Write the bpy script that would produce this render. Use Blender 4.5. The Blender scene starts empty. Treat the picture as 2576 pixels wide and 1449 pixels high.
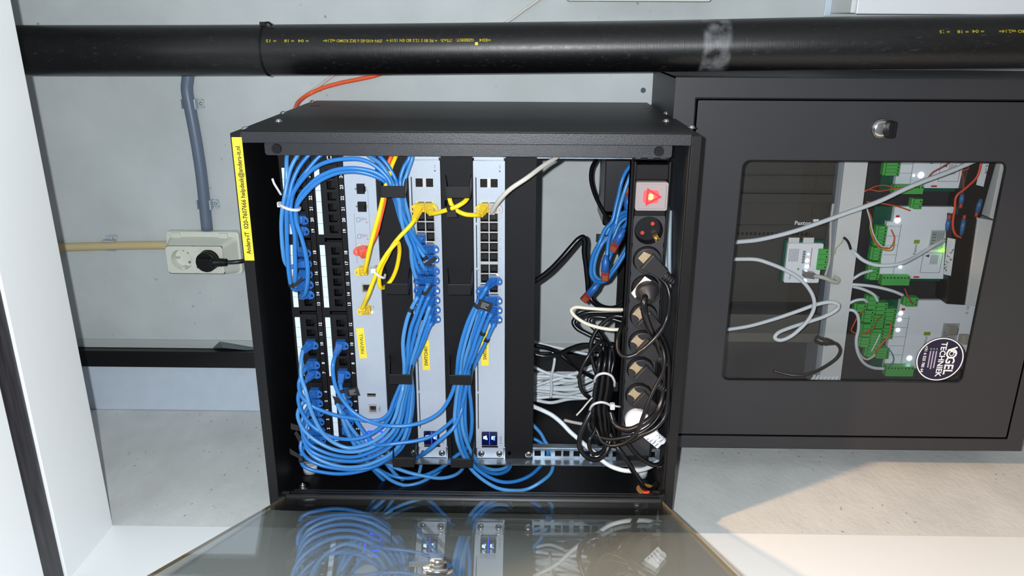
import bpy, bmesh, math, random
from mathutils import Vector, Matrix
random.seed(7)
PI=math.pi
SC=bpy.context.scene
COL=SC.collection
# ---------------------------------------------------------------- frame of the closet
# u = millimetres downwards from the top of the rack cabinet, v = millimetres to the left
# from its right side, d = millimetres behind its front.  The phone was held sideways.
Z0=1.8
def W(u,v,d): return Vector((-v/1000.0, d/1000.0, Z0-u/1000.0))
FOC=1996.9
CAM=(379.494,-139.290,-1036.213)
_a=(0.32710,0.0123,0.0091)
def _rot(a):
    x,y,z=a
    return Matrix.Rotation(z,3,'Z')@Matrix.Rotation(y,3,'Y')@Matrix.Rotation(x,3,'X')
RM=_rot(_a); RT=RM.transposed()
def P(x,y,d=None,v=None,u=None):
    """point of the place seen at photo position x,y on the plane d (or v, or u)"""
    r=RT@Vector(((x-1288)/FOC,(y-724.5)/FOC,1.0))
    if d is not None: t=(d-CAM[2])/r[2]
    elif v is not None: t=(v-CAM[1])/r[1]
    else: t=(u-CAM[0])/r[0]
    return (CAM[0]+t*r[0],CAM[1]+t*r[1],CAM[2]+t*r[2])
# ---------------------------------------------------------------- materials
MT={}
def srgb(c): return tuple(((x/255)/12.92 if x<=10 else ((x/255+.055)/1.055)**2.4) for x in c)
def mat(name,col,rough=.5,metal=0,spec=.5,bump=0,bscale=300,noise=0,nscale=40,emit=0,ecol=None,coat=0,stretch=None,bdist=.001):
    if name in MT: return MT[name]
    m=bpy.data.materials.new(name); m.use_nodes=True; nt=m.node_tree; n=nt.nodes; l=nt.links
    b=n['Principled BSDF']; c=srgb(col)+(1,)
    b.inputs['Base Color'].default_value=c; b.inputs['Roughness'].default_value=rough
    b.inputs['Metallic'].default_value=metal; b.inputs['Specular IOR Level'].default_value=spec
    if coat: b.inputs['Coat Weight'].default_value=coat; b.inputs['Coat Roughness'].default_value=.15
    if bump or noise:
        tc=n.new('ShaderNodeTexCoord'); mp=n.new('ShaderNodeMapping'); l.new(tc.outputs['Object'],mp.inputs['Vector'])
        if stretch: mp.inputs['Scale'].default_value=stretch
    if noise:
        t=n.new('ShaderNodeTexNoise'); t.inputs['Scale'].default_value=nscale; t.inputs['Detail'].default_value=5
        r=n.new('ShaderNodeValToRGB'); l.new(mp.outputs[0],t.inputs['Vector']); l.new(t.outputs[0],r.inputs[0])
        r.color_ramp.elements[0].position=.3; r.color_ramp.elements[1].position=.72
        r.color_ramp.elements[0].color=tuple(x*(1-noise) for x in c[:3])+(1,)
        r.color_ramp.elements[1].color=tuple(min(1,x*(1+noise)) for x in c[:3])+(1,)
        l.new(r.outputs[0],b.inputs['Base Color'])
    if bump:
        t=n.new('ShaderNodeTexNoise'); t.inputs['Scale'].default_value=bscale; t.inputs['Detail'].default_value=3
        bp=n.new('ShaderNodeBump'); bp.inputs['Strength'].default_value=bump; bp.inputs['Distance'].default_value=bdist
        l.new(mp.outputs[0],t.inputs['Vector']); l.new(t.outputs[0],bp.inputs['Height']); l.new(bp.outputs[0],b.inputs['Normal'])
    if emit:
        b.inputs['Emission Color'].default_value=srgb(ecol or col)+(1,); b.inputs['Emission Strength'].default_value=emit
    MT[name]=m; return m
def glassmat(name,tint,ior=1.5,rough=0.0,k=1.0):
    m=bpy.data.materials.new(name); m.use_nodes=True; nt=m.node_tree; n=nt.nodes; l=nt.links; n.clear()
    o=n.new('ShaderNodeOutputMaterial'); mx=n.new('ShaderNodeMixShader'); tr=n.new('ShaderNodeBsdfTransparent')
    gl=n.new('ShaderNodeBsdfGlossy'); fr=n.new('ShaderNodeFresnel'); ge=n.new('ShaderNodeNewGeometry'); mr=n.new('ShaderNodeMapRange'); mr.inputs[3].default_value=ior; mr.inputs[4].default_value=1/ior; l.new(ge.outputs['Backfacing'],mr.inputs[0]); l.new(mr.outputs[0],fr.inputs['IOR'])
    tr.inputs[0].default_value=tuple(tint)+(1,); gl.inputs['Roughness'].default_value=rough; gl.inputs[0].default_value=(k,k,k,1)
    l.new(fr.outputs[0],mx.inputs[0]); l.new(tr.outputs[0],mx.inputs[1]); l.new(gl.outputs[0],mx.inputs[2]); l.new(mx.outputs[0],o.inputs[0])
    MT[name]=m; return m
def wallmat(name,col,spots=True,bump=.25,bd=.003,stretch=(1,1,1),pit=.56):
    """painted rough masonry: mottling, small pits, scuffs"""
    m=bpy.data.materials.new(name); m.use_nodes=True; nt=m.node_tree; n=nt.nodes; l=nt.links
    b=n['Principled BSDF']; b.inputs['Roughness'].default_value=.62; c=srgb(col)
    tc=n.new('ShaderNodeTexCoord'); mp=n.new('ShaderNodeMapping'); mp.inputs['Scale'].default_value=stretch
    l.new(tc.outputs['Object'],mp.inputs['Vector'])
    t=n.new('ShaderNodeTexNoise'); t.inputs['Scale'].default_value=9; t.inputs['Detail'].default_value=6
    r=n.new('ShaderNodeValToRGB'); l.new(mp.outputs[0],t.inputs['Vector']); l.new(t.outputs[0],r.inputs[0])
    r.color_ramp.elements[0].position=.3; r.color_ramp.elements[1].position=.7
    r.color_ramp.elements[0].color=tuple(x*.90 for x in c)+(1,); r.color_ramp.elements[1].color=tuple(x*1.06 for x in c)+(1,)
    v=n.new('ShaderNodeTexVoronoi'); v.inputs['Scale'].default_value=46; l.new(mp.outputs[0],v.inputs['Vector'])
    g=n.new('ShaderNodeTexNoise'); g.inputs['Scale'].default_value=5; l.new(tc.outputs['Object'],g.inputs['Vector'])
    vr=n.new('ShaderNodeValToRGB'); vr.color_ramp.elements[0].position=.03; vr.color_ramp.elements[1].position=.16
    l.new(v.outputs['Distance'],vr.inputs[0])
    gr=n.new('ShaderNodeValToRGB'); gr.color_ramp.elements[0].position=pit; gr.color_ramp.elements[1].position=pit+.07
    l.new(g.outputs[0],gr.inputs[0])
    inv=n.new('ShaderNodeMath'); inv.operation='SUBTRACT'; inv.inputs[0].default_value=1; l.new(vr.outputs[0],inv.inputs[1])
    mu=n.new('ShaderNodeMath'); mu.operation='MULTIPLY'; l.new(inv.outputs[0],mu.inputs[0]); l.new(gr.outputs[0],mu.inputs[1])
    mx=n.new('ShaderNodeMixRGB'); l.new(r.outputs[0],mx.inputs[1]); mx.inputs[2].default_value=tuple(x*(.45 if spots else .8) for x in c)+(1,)
    l.new(mu.outputs[0],mx.inputs[0]); l.new(mx.outputs[0],b.inputs['Base Color'])
    t2=n.new('ShaderNodeTexNoise'); t2.inputs['Scale'].default_value=70; t2.inputs['Detail'].default_value=5; l.new(mp.outputs[0],t2.inputs['Vector'])
    ad=n.new('ShaderNodeMath'); ad.operation='SUBTRACT'; l.new(t2.outputs[0],ad.inputs[0]); l.new(mu.outputs[0],ad.inputs[1])
    bp=n.new('ShaderNodeBump'); bp.inputs['Strength'].default_value=bump; bp.inputs['Distance'].default_value=bd
    l.new(ad.outputs[0],bp.inputs['Height']); l.new(bp.outputs[0],b.inputs['Normal'])
    MT[name]=m; return m
def pipemat():
    m=bpy.data.materials.new('scuffed black plastic'); m.use_nodes=True; nt=m.node_tree; n=nt.nodes; l=nt.links
    b=n['Principled BSDF']; b.inputs['Roughness'].default_value=.3
    tc=n.new('ShaderNodeTexCoord'); mp=n.new('ShaderNodeMapping'); mp.inputs['Scale'].default_value=(150,150,60); l.new(tc.outputs['Object'],mp.inputs['Vector'])
    t=n.new('ShaderNodeTexNoise'); t.inputs['Scale'].default_value=1.6; t.inputs['Detail'].default_value=9; t.inputs['Roughness'].default_value=.7; l.new(mp.outputs[0],t.inputs['Vector'])
    r=n.new('ShaderNodeValToRGB'); l.new(t.outputs[0],r.inputs[0])
    e=r.color_ramp.elements; e[0].position=.585; e[0].color=(.003,.003,.0035,1); e[1].position=.8; e[1].color=(.06,.06,.065,1)
    mp2=n.new('ShaderNodeMapping'); mp2.inputs['Scale'].default_value=(6,6,300); l.new(tc.outputs['Object'],mp2.inputs['Vector'])
    t2=n.new('ShaderNodeTexNoise'); t2.inputs['Scale'].default_value=3; t2.inputs['Detail'].default_value=4; l.new(mp2.outputs[0],t2.inputs['Vector'])
    # grey worn collar left by a pipe clamp, and scuffs around it
    sx=n.new('ShaderNodeSeparateXYZ'); l.new(tc.outputs['Object'],sx.inputs[0])
    def band(c,w):
        a=n.new('ShaderNodeMath'); a.operation='SUBTRACT'; l.new(sx.outputs[2],a.inputs[0]); a.inputs[1].default_value=c
        q=n.new('ShaderNodeMath'); q.operation='ABSOLUTE'; l.new(a.outputs[0],q.inputs[0])
        k=n.new('ShaderNodeMapRange'); k.inputs[1].default_value=w; k.inputs[2].default_value=w*.75; l.new(q.outputs[0],k.inputs[0]); return k.outputs[0]
    bb=band(-.112,.022)
    t3=n.new('ShaderNodeTexNoise'); t3.inputs['Scale'].default_value=45; t3.inputs['Detail'].default_value=6; l.new(tc.outputs['Object'],t3.inputs['Vector'])
    k3=n.new('ShaderNodeMapRange'); k3.inputs[1].default_value=.38; k3.inputs[2].default_value=.62; l.new(t3.outputs[0],k3.inputs[0])
    mu=n.new('ShaderNodeMath'); mu.operation='MULTIPLY'; l.new(bb,mu.inputs[0]); l.new(k3.outputs[0],mu.inputs[1])
    mx=n.new('ShaderNodeMixRGB'); l.new(mu.outputs[0],mx.inputs[0]); l.new(r.outputs[0],mx.inputs[1]); mx.inputs[2].default_value=(.14,.14,.15,1)
    l.new(mx.outputs[0],b.inputs['Base Color'])
    bp=n.new('ShaderNodeBump'); bp.inputs['Strength'].default_value=.12; bp.inputs['Distance'].default_value=.001; l.new(t2.outputs[0],bp.inputs['Height']); l.new(bp.outputs[0],b.inputs['Normal'])
    rr=n.new('ShaderNodeMapRange'); rr.inputs[3].default_value=.26; rr.inputs[4].default_value=.5; l.new(t.outputs[0],rr.inputs[0]); l.new(rr.outputs[0],b.inputs['Roughness'])
    return m
WALL=wallmat('painted concrete grey',(189,195,196),spots=True,bump=.12,bd=.002)
STUC=wallmat('rough grey plaster',(219,222,221),True,.28,.003,stretch=(1,1,1.6),pit=.48)
WHITE=mat('white gloss paint',(240,244,246),.35,bump=.08,bscale=60,stretch=(1,1,1),bdist=.002)
WHITE2=mat('pale smooth board',(196,208,222),.4,noise=.03)
GASK=mat('streaked black rubber strip',(52,50,54),.45,noise=.5,nscale=14,stretch=(1,12,12),bump=.2,bscale=50)  # long streaks in the colour stand for reflections along the strip
BLK=mat('powder coated black steel',(15,15,18),.45,spec=.35,bump=.25,bscale=900,bdist=.0004)
BLKT=mat('textured black steel',(40,41,46),.36,bump=.4,bscale=1000,bdist=.0006)
BLKI=mat('black sheet steel interior',(12,12,16),.4,spec=.4)
DUSTY=mat('dusty black steel',(22,25,29),.6,noise=.95,nscale=26,stretch=(.5,1,1))
BPL=mat('black plastic',(15,15,19),.5,spec=.28)
BPL2=mat('dark grey moulded plastic',(17,17,21),.6,spec=.22,bump=.2,bscale=700,bdist=.0004)
RUB=mat('glossy black cable jacket',(14,14,17),.3)
PDUF=mat('grey power strip plastic',(46,47,51),.5,bump=.15,bscale=900,bdist=.0003)
ZINC=mat('galvanised steel',(142,151,160),.35,.85,noise=.35,nscale=90,stretch=(1,1,.4))
SILV=mat('silver painted aluminium',(178,188,202),.38,.15,noise=.03,nscale=400,bump=.08,bscale=900,bdist=.0002)
CHROME=mat('polished steel',(210,210,208),.18,1)
NICK=mat('nickel port cage',(204,200,196),.35,.5)
BLUE=mat('blue cable jacket',(40,116,190),.32,spec=.5)
BLUE2=mat('blue cable jacket, paler dye',(72,138,200),.32,spec=.5)
BBOOT=mat('blue moulded boot',(32,96,172),.4)
YEL=mat('yellow cable jacket',(240,208,22),.36)
YBOOT=mat('yellow moulded boot',(232,196,40),.45)
ORA=mat('orange cable jacket',(238,96,52),.4)
GREYC=mat('light grey cable jacket',(196,192,184),.4)
WHC=mat('white cable jacket',(214,222,228),.4)
CREAM=mat('cream cable jacket',(222,214,196),.42)
STK=mat('yellow label tape',(240,216,58),.45)
INK=mat('black ink',(18,18,20),.6)
WPR=mat('white print',(232,236,240),.6)
WINS=mat('white paper insert',(214,228,244),.55)
YPR=mat('yellow print',(226,206,40),.6)
SOCK=mat('off white socket plastic',(212,216,204),.4)
CONG=mat('grey conduit plastic',(98,112,130),.38)
CONB=mat('beige conduit plastic',(196,180,138),.5)
NYL=mat('white nylon',(206,206,212),.4)
HOLE=mat('dark recess',(6,6,8),.7)
GRN=mat('green terminal plastic',(84,178,88),.42)
PCB=mat('dark green circuit board',(18,82,64),.4)
CTL=mat('white controller cover',(236,242,248),.42)
TAN=mat('tan cardboard sticker',(158,142,116),.8,bump=.3,bscale=500,noise=.12,nscale=300)
BOXM=mat('satin black steel cabinet',(48,48,52),.5,bump=.2,bscale=700,bdist=.0003,noise=.06,nscale=6)
BATT=mat('black battery case',(34,32,31),.5,bump=.15,bscale=200)
PSU=mat('dark brown grey enclosure',(62,59,54),.5,noise=.06,nscale=200)
DUCT=mat('pale grey duct plastic',(214,217,216),.5)
DUCT2=mat('light wall box plastic',(226,230,226),.45)
REDP=mat('clear red plastic plug',(140,34,26),.3)
BSPD=mat('blue spade cover',(60,110,160),.35)
COP=mat('copper coloured disc',(196,140,80),.4,.3)
BRASS=mat('brass earth contact',(220,170,90),.3,1)
REDD=mat('red socket shutter',(206,60,44),.4)
NAVY=mat('navy sticker vinyl',(26,22,52),.35)
SCRN=mat('dark blue display glass',(8,14,60),.15)
LBLU=mat('lit blue line',(10,30,255),.5,emit=4,ecol=(20,50,255))
LWHT=mat('lit white led',(230,240,255),.5,emit=9,ecol=(200,220,255))
LGRN=mat('lit green led',(120,240,40),.5,emit=4,ecol=(120,240,30))
LYEL=mat('lit amber led',(255,225,120),.5,emit=5,ecol=(255,225,130))
LTEA=mat('lit teal icons',(80,230,210),.5,emit=2,ecol=(110,230,220))
LRED=mat('glowing red lamp',(255,60,60),.5,emit=1.6,ecol=(255,60,70))
LORG=mat('glowing orange lamp core',(255,170,70),.5,emit=3,ecol=(255,170,80))
SWC=mat('clear grey switch cover',(150,142,146),.3)
REDI=mat('red print',(200,30,50),.5)
GLS=glassmat('tinted safety glass',(.80,.81,.79),1.45,.004,1.0)
GLS2=glassmat('clear window glass',(.95,.95,.95),1.4,.01,.6)
GEDG=mat('polished glass edge',(196,180,150),.3)
PIPEM=pipemat()
# ---------------------------------------------------------------- mesh builder (u,v,d millimetres)
_tc={}
def glyphs(s,bold):
    k=(s,bold)
    if k in _tc: return _tc[k]
    c=bpy.data.curves.new('lettering','FONT'); c.body=s; c.size=1; c.extrude=.012; c.resolution_u=2
    if bold: c.offset=.018
    o=bpy.data.objects.new('lettering',c); COL.objects.link(o); bpy.context.view_layer.update()
    me=bpy.data.meshes.new_from_object(o.evaluated_get(bpy.context.evaluated_depsgraph_get()))
    vs=[v.co.copy() for v in me.vertices]; fs=[list(p.vertices) for p in me.polygons]
    bpy.data.objects.remove(o); bpy.data.curves.remove(c); bpy.data.meshes.remove(me)
    _tc[k]=(vs,fs); return _tc[k]
class M:
    def __init__(s): s.v=[]; s.f=[]; s.mi=[]; s.sm=[]
    def add(s,vs,fs,m=0,smooth=False):
        b=len(s.v); s.v+= [tuple(x) for x in vs]
        for f in fs: s.f.append([b+i for i in f]); s.mi.append(m); s.sm.append(smooth)
        return s
    def box(s,u0,u1,v0,v1,d0,d1,m=0):
        vs=[(u,v,d) for d in (d0,d1) for v in (v0,v1) for u in (u0,u1)]
        return s.add(vs,[(0,1,3,2),(4,6,7,5),(0,4,5,1),(2,3,7,6),(0,2,6,4),(1,5,7,3)],m)
    def hexa(s,a,b,m=0):
        """a, b: two quads of points"""
        return s.add(list(a)+list(b),[(0,1,2,3),(7,6,5,4),(0,4,5,1),(1,5,6,2),(2,6,7,3),(3,7,4,0)],m)
    def grid(s,u0,u1,v0,v1,d0,d1,holes,m=0):
        us=sorted({u0,u1}|{h[0] for h in holes}|{h[1] for h in holes}); vs=sorted({v0,v1}|{h[2] for h in holes}|{h[3] for h in holes})
        us=[x for x in us if u0<=x<=u1]; vs=[x for x in vs if v0<=x<=v1]
        nu,nv=len(us)-1,len(vs)-1
        def solid(i,j):
            if i<0 or j<0 or i>=nu or j>=nv: return False
            a=(us[i]+us[i+1])/2; b=(vs[j]+vs[j+1])/2
            return not any(h[0]<a<h[1] and h[2]<b<h[3] for h in holes)
        ix={}
        V=[]
        def vid(i,j,k):
            if (i,j,k) not in ix: ix[(i,j,k)]=len(V); V.append((us[i],vs[j],(d0,d1)[k]))
            return ix[(i,j,k)]
        F=[]
        for i in range(nu):
            for j in range(nv):
                if not solid(i,j): continue
                F.append((vid(i,j,0),vid(i+1,j,0),vid(i+1,j+1,0),vid(i,j+1,0)))
                F.append((vid(i,j,1),vid(i,j+1,1),vid(i+1,j+1,1),vid(i+1,j,1)))
                if not solid(i-1,j): F.append((vid(i,j,0),vid(i,j+1,0),vid(i,j+1,1),vid(i,j,1)))
                if not solid(i+1,j): F.append((vid(i+1,j,0),vid(i+1,j,1),vid(i+1,j+1,1),vid(i+1,j+1,0)))
                if not solid(i,j-1): F.append((vid(i,j,0),vid(i,j,1),vid(i+1,j,1),vid(i+1,j,0)))
                if not solid(i,j+1): F.append((vid(i,j+1,0),vid(i+1,j+1,0),vid(i+1,j+1,1),vid(i,j+1,1)))
        return s.add(V,F,m)
    def prism(s,poly,d0,d1,m=0,smooth=False):
        n=len(poly); vs=[(a,b,d0) for a,b in poly]+[(a,b,d1) for a,b in poly]
        fs=[tuple(range(n)),tuple(range(2*n-1,n-1,-1))]
        s.add(vs,fs,m); b=len(s.v)-2*n
        for i in range(n): s.f.append([b+i,b+(i+1)%n,b+n+(i+1)%n,b+n+i]); s.mi.append(m); s.sm.append(smooth)
        return s
    def rrect(s,u0,u1,v0,v1,r,d0,d1,m=0):
        return s.prism(rr(u0,u1,v0,v1,r),d0,d1,m)
    def frame(s,outer,inner,d0,d1,m=0):
        """ring between two outlines with the same number of points"""
        n=len(outer); vs=[(a,b,d) for d in (d0,d1) for o in (outer,inner) for a,b in o]
        F=[]
        for i in range(n):
            j=(i+1)%n
            F+=[(i,j,n+j,n+i),(2*n+i,3*n+i,3*n+j,2*n+j),(i,2*n+i,2*n+j,j),(n+i,n+j,3*n+j,3*n+i)]
        return s.add(vs,F,m)
    def tube(s,pts,r,seg=10,m=0,caps=True,flat=1.0,ph=0.0,smooth=True):
        pts=[Vector(p) for p in pts]; n=len(pts)
        rs=r if isinstance(r,(list,tuple)) else [r]*n
        T=[(pts[min(i+1,n-1)]-pts[max(i-1,0)]).normalized() for i in range(n)]
        a=Vector((0,0,1)) if abs(T[0].z)<.9 else Vector((1,0,0))
        N=(a-T[0]*a.dot(T[0])).normalized(); vs=[]
        for i in range(n):
            N=(N-T[i]*N.dot(T[i])).normalized(); B=T[i].cross(N)
            for k in range(seg):
                t=2*PI*k/seg+ph; vs.append(pts[i]+N*math.cos(t)*rs[i]*flat+B*math.sin(t)*rs[i])
        fs=[(i*seg+k,i*seg+(k+1)%seg,(i+1)*seg+(k+1)%seg,(i+1)*seg+k) for i in range(n-1) for k in range(seg)]
        b=len(s.v); s.add(vs,fs,m,smooth)
        if caps:
            s.f.append([b+k for k in range(seg)][::-1]); s.mi.append(m); s.sm.append(False)
            s.f.append([b+(n-1)*seg+k for k in range(seg)]); s.mi.append(m); s.sm.append(False)
        return s
    def cyl(s,p0,p1,r0,r1=None,seg=24,m=0): return s.tube([p0,p1],[r0,r0 if r1 is None else r1],seg,m)
    def dome(s,c,ax,r,h,seg=18,m=0):
        c=Vector(c); ax=Vector(ax).normalized(); k=6
        return s.tube([c+ax*h*math.sin(PI/2*i/k) for i in range(k+1)],[max(r*math.cos(PI/2*i/k),r*.02) for i in range(k+1)],seg,m)
    def torus(s,c,a,b,ra,rb,r,seg=28,ms=8,m=0,t0=0,t1=2*PI):
        c=Vector(c);a=Vector(a);b=Vector(b); full=abs(t1-t0-2*PI)<1e-6
        pts=[c+a*ra*math.cos(t0+(t1-t0)*i/seg)+b*rb*math.sin(t0+(t1-t0)*i/seg) for i in range(seg+1)]
        return s.tube(pts,r,ms,m,caps=not full)
    def text(s,t,pos,read,up,size,m=0,align='c',xs=1.0,bold=False,fn=None):
        vs,fs=glyphs(t,bold); R=Vector(read).normalized(); U=Vector(up).normalized(); Nn=R.cross(U)
        x0=min(v.x for v in vs); x1=max(v.x for v in vs); o={'c':(x0+x1)/2,'l':x0,'r':x1}[align]
        out=[]
        for v in vs:
            q=Vector(pos)+R*((v.x-o)*size*xs)+U*((v.y-.35)*size)+Nn*(v.z*size)
            out.append(fn(q) if fn else q)
        return s.add(out,fs,m)
    def screen(s,pts,r,m=0): return s
def rr(u0,u1,v0,v1,r,k=5):
    o=[]
    for cu,cv,t in ((u1-r,v1-r,0),(u0+r,v1-r,PI/2),(u0+r,v0+r,PI),(u1-r,v0+r,1.5*PI)):
        for i in range(k+1): a=t+PI/2*i/k; o.append((cu+r*math.cos(a),cv+r*math.sin(a)))
    return o
def circ(cu,cv,r,n=32): return [(cu+r*math.cos(2*PI*i/n),cv+r*math.sin(2*PI*i/n)) for i in range(n)]
def sqr(cu,cv,a,b,n=32):
    o=[]
    for i in range(n):
        t=2*PI*i/n; c,q=math.cos(t),math.sin(t); k=min(a/abs(c) if abs(c)>1e-9 else 1e9,b/abs(q) if abs(q)>1e-9 else 1e9); o.append((cu+c*k,cv+q*k))
    return o
def spl(ps,k=7):
    """smooth curve through points"""
    ps=[Vector(p) for p in ps]
    if len(ps)<3: return ps
    ext=[ps[0]*2-ps[1]]+ps+[ps[-1]*2-ps[-2]]; out=[]
    for i in range(1,len(ext)-2):
        a,b,c,d=ext[i-1:i+3]
        ta=0.0; tb=ta+max((b-a).length,1e-3)**.5; tc=tb+max((c-b).length,1e-3)**.5; td=tc+max((d-c).length,1e-3)**.5
        for j in range(k):
            t=tb+(tc-tb)*j/k
            A1=a*((tb-t)/(tb-ta))+b*((t-ta)/(tb-ta)); A2=b*((tc-t)/(tc-tb))+c*((t-tb)/(tc-tb)); A3=c*((td-t)/(td-tc))+d*((t-tc)/(td-tc))
            B1=A1*((tc-t)/(tc-ta))+A2*((t-ta)/(tc-ta)); B2=A2*((td-t)/(td-tb))+A3*((t-tb)/(td-tb))
            out.append(B1*((tc-t)/(tc-tb))+B2*((t-tb)/(tc-tb)))
    out.append(ps[-1]); return out
# ---------------------------------------------------------------- objects
def tag(o,label,cat,group=None,kind=None):
    if label: o['label']=label
    if cat: o['category']=cat
    if group: o['group']=group
    if kind: o['kind']=kind
    return o
def thing(name,pos,label,cat,group=None):
    o=bpy.data.objects.new(name,None); o.empty_display_size=.02; COL.objects.link(o); o.location=W(*pos)
    return tag(o,label,cat,group)
def wloc(o):
    v=Vector(o.location)
    while o.parent: o=o.parent; v+=Vector(o.location)
    return v
def obj(name,mb,mats,parent=None,label=None,cat=None,group=None,kind=None,bev=0):
    if not isinstance(mats,(list,tuple)): mats=[mats]
    pts=[W(*v) for v in mb.v]
    lo=Vector([min(p[i] for p in pts) for i in range(3)]); hi=Vector([max(p[i] for p in pts) for i in range(3)]); c=(lo+hi)/2
    me=bpy.data.meshes.new(name); me.from_pydata([p-c for p in pts],[],mb.f)
    for m in mats: me.materials.append(m)
    me.polygons.foreach_set('material_index',mb.mi); me.polygons.foreach_set('use_smooth',mb.sm)
    bm=bmesh.new(); bm.from_mesh(me); bmesh.ops.recalc_face_normals(bm,faces=bm.faces); bm.to_mesh(me); bm.free(); me.update()
    o=bpy.data.objects.new(name,me); COL.objects.link(o)
    if parent is not None: o.parent=parent; o.location=c-wloc(parent)
    else: o.location=c
    if bev:
        b=o.modifiers.new('edge','BEVEL'); b.width=bev/1000; b.segments=2; b.limit_method='ANGLE'; b.angle_limit=.6
    return tag(o,label,cat,group,kind)
UP=(-1,0,0); DN=(1,0,0); RT_=(0,-1,0); LF=(0,1,0)   # real up, down, right, left
def path(s,dflt=None):
    out=[]
    for t in s.split():
        a=[float(x) for x in t.split(',')]
        out.append(P(a[0],a[1],d=a[2] if len(a)>2 else dflt))
    return out
FLASH,ROOM,AMB=60.0,240.0,.28
# ================================================================ the setting
VW=614.0; DW=402.0
def structure(name,mb,m,bev=0): return obj(name,mb,m,kind='structure',bev=bev)
structure('wall_back',M().box(-700,Z0*1000,-424,VW+6,DW,DW+60),WALL)
structure('wall_left',M().box(-700,Z0*1000,VW,VW+70,9,DW),STUC)
structure('wall_right',M().box(-700,Z0*1000,-484,-424,9,DW+60),STUC)
structure('ceiling',M().box(-760,-700,-484,VW+70,9,DW+60),WHITE)
structure('floor',M().box(Z0*1000,Z0*1000+60,-1800,1800,-2600,DW+60),mat('grey concrete floor',(120,118,114),.7,noise=.15,nscale=6))
def lin(u0,u1,d0,d1,v0=-500,v1=700):
    k=lambda v:(610-v)*-.0085
    a=[(u0+k(v0),v0,d0),(u1+k(v0),v0,d0),(u1+k(v0),v0,d1),(u0+k(v0),v0,d1)]
    b=[(u0+k(v1),v1,d0),(u1+k(v1),v1,d0),(u1+k(v1),v1,d1),(u0+k(v1),v1,d1)]
    return M().hexa(a,b)
structure('trim_1',lin(-1300,-254,-122,7),WHITE,1.2)
structure('trim_2',lin(-1300,-257.5,-165,-122,v1=612),GASK,.8)
structure('trim_3',lin(-1300,-254,-456,-165),WHITE,1.5)
structure('trim_4',M().box(-480,Z0*1000,VW-2.5,VW+110,-456,9),WHITE,1.5)
structure('trim_5',M().box(-480,Z0*1000,-600,-424,-456,9),WHITE,1.5)
# pale board and black strip in the left corner of the back wall
obj('corner_board',M().prism([(-700,515),(604,515),(604,568),(1800,568),(1800,VW-1),(-700,VW-1)],394,DW),WHITE2,label='pale blue-white board filling the corner beside the black vertical strip',cat='board',bev=1)
b=M().box(-700,604,480,514,384,DW).box(-700,604,479,483,381,384)
obj('corner_strip',b,mat('satin black strip',(17,16,18),.3),label='long black vertical strip running behind the open rack next to the pale board',cat='strip')
obj('cover_strip',M().box(-700,604,462,479,399,DW),mat('grey filler strip',(172,178,178),.6),label='thin grey painted strip along the black vertical strip',cat='strip')
b=M().add([(-232,479,400),(-160,477,400),(-118,480,400),(-160,479,392),(-214,463,400),(-205,474,391)],[(0,4,1),(1,4,2),(0,5,4),(4,5,3),(3,2,4),(0,1,3,5),(1,2,3)])  # grey wedge modelled where a triangular shadow lies on the wall
obj('shadow_wedge',b,mat('grey shadow wedge',(96,106,110),.4,.3),label='grey pointed wedge in place of a shadow beside the black vertical strip above the rack',cat='bracket')
# ---- drain pipe
ax=[(-700,-88,248),(-200,-90,243),(100,-93,238),(400,-97.5,232),(600,-101,222),(820,-106.5,196),(1000,-110,178),(1250,-114,168),(1800,-118,160)]
axs=spl(ax,10); rp=37.5
pt=thing('drain_pipe',(1800,-118,160),'scuffed black plastic drain pipe with yellow print running past both cabinets','pipe')
obj('pipe',M().tube(axs,rp,72),PIPEM,pt)
def pipe_d(u):
    for a,b_ in zip(axs,axs[1:]):
        if a[0]<=u<=b_[0]:
            t=(u-a[0])/(b_[0]-a[0]); return a[1]+(b_[1]-a[1])*t,a[2]+(b_[2]-a[2])*t
    return axs[-1][1:]
def onpipe(v0):
    def fn(q):
        cv,cd=pipe_d(q[0]); t=(q[1]-cv)/rp
        t=max(-1.2,min(1.2,t)); return Vector((q[0],cv+(rp+.15)*math.sin(t),cd-(rp+.15)*math.cos(t)))
    return fn
def pipeu(x,y=101):
    # distance along the pipe of a photo column
    for u in range(-500,1400):
        cv,cd=pipe_d(u); r=RM@Vector((u-CAM[0],cv-8-CAM[1],cd-rp-CAM[2]))
        if 1288+FOC*r[0]/r[2]>=x: return float(u)
    return 1400.
sz=6.2
def ptxt(s,xr,xl,y=101):
    """text reading upwards in the place (towards photo left) between two photo columns"""
    u0=pipeu(xr); u1=pipeu(xl); vs,_=glyphs(s,True); w=(max(v.x for v in vs)-min(v.x for v in vs))*sz
    q=P((xr+xl)/2,y,d=pipe_d((u0+u1)/2)[1]-rp+2); cv,cd=pipe_d((u0+u1)/2)
    vv=cv+rp*math.asin(max(-1,min(1,(q[1]-cv)/rp)))
    obj('yellow_print',M().text(s,(u0,vv,0),(-1,0,0),LF,sz,align='l',xs=(u0-u1)/w,bold=True,fn=onpipe(0)),YPR,pt)
ptxt('=E04',1234,1205); ptxt('GEBERIT:',1192,1146); ptxt(':75x3:',1137,1107,102); ptxt('= PE 80 S 12.5 BD EN 1519 =',1098,970,102)
ptxt(':DIN 4102-B2 \u00fc SKZ KOMO va2.14=',961,812,103); ptxt('= 04',776,748,103); ptxt('= 18',738,713,103); ptxt('= 15',694,668,103)
ptxt('\u00fc SKZ KOMO va2.14=',2640,2513,79); ptxt('= 04',2476,2446,79); ptxt('= 18',2436,2408,80); ptxt('= 15',2389,2362,80)
u0=pipeu(1202);cv,cd=pipe_d(u0)
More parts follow.
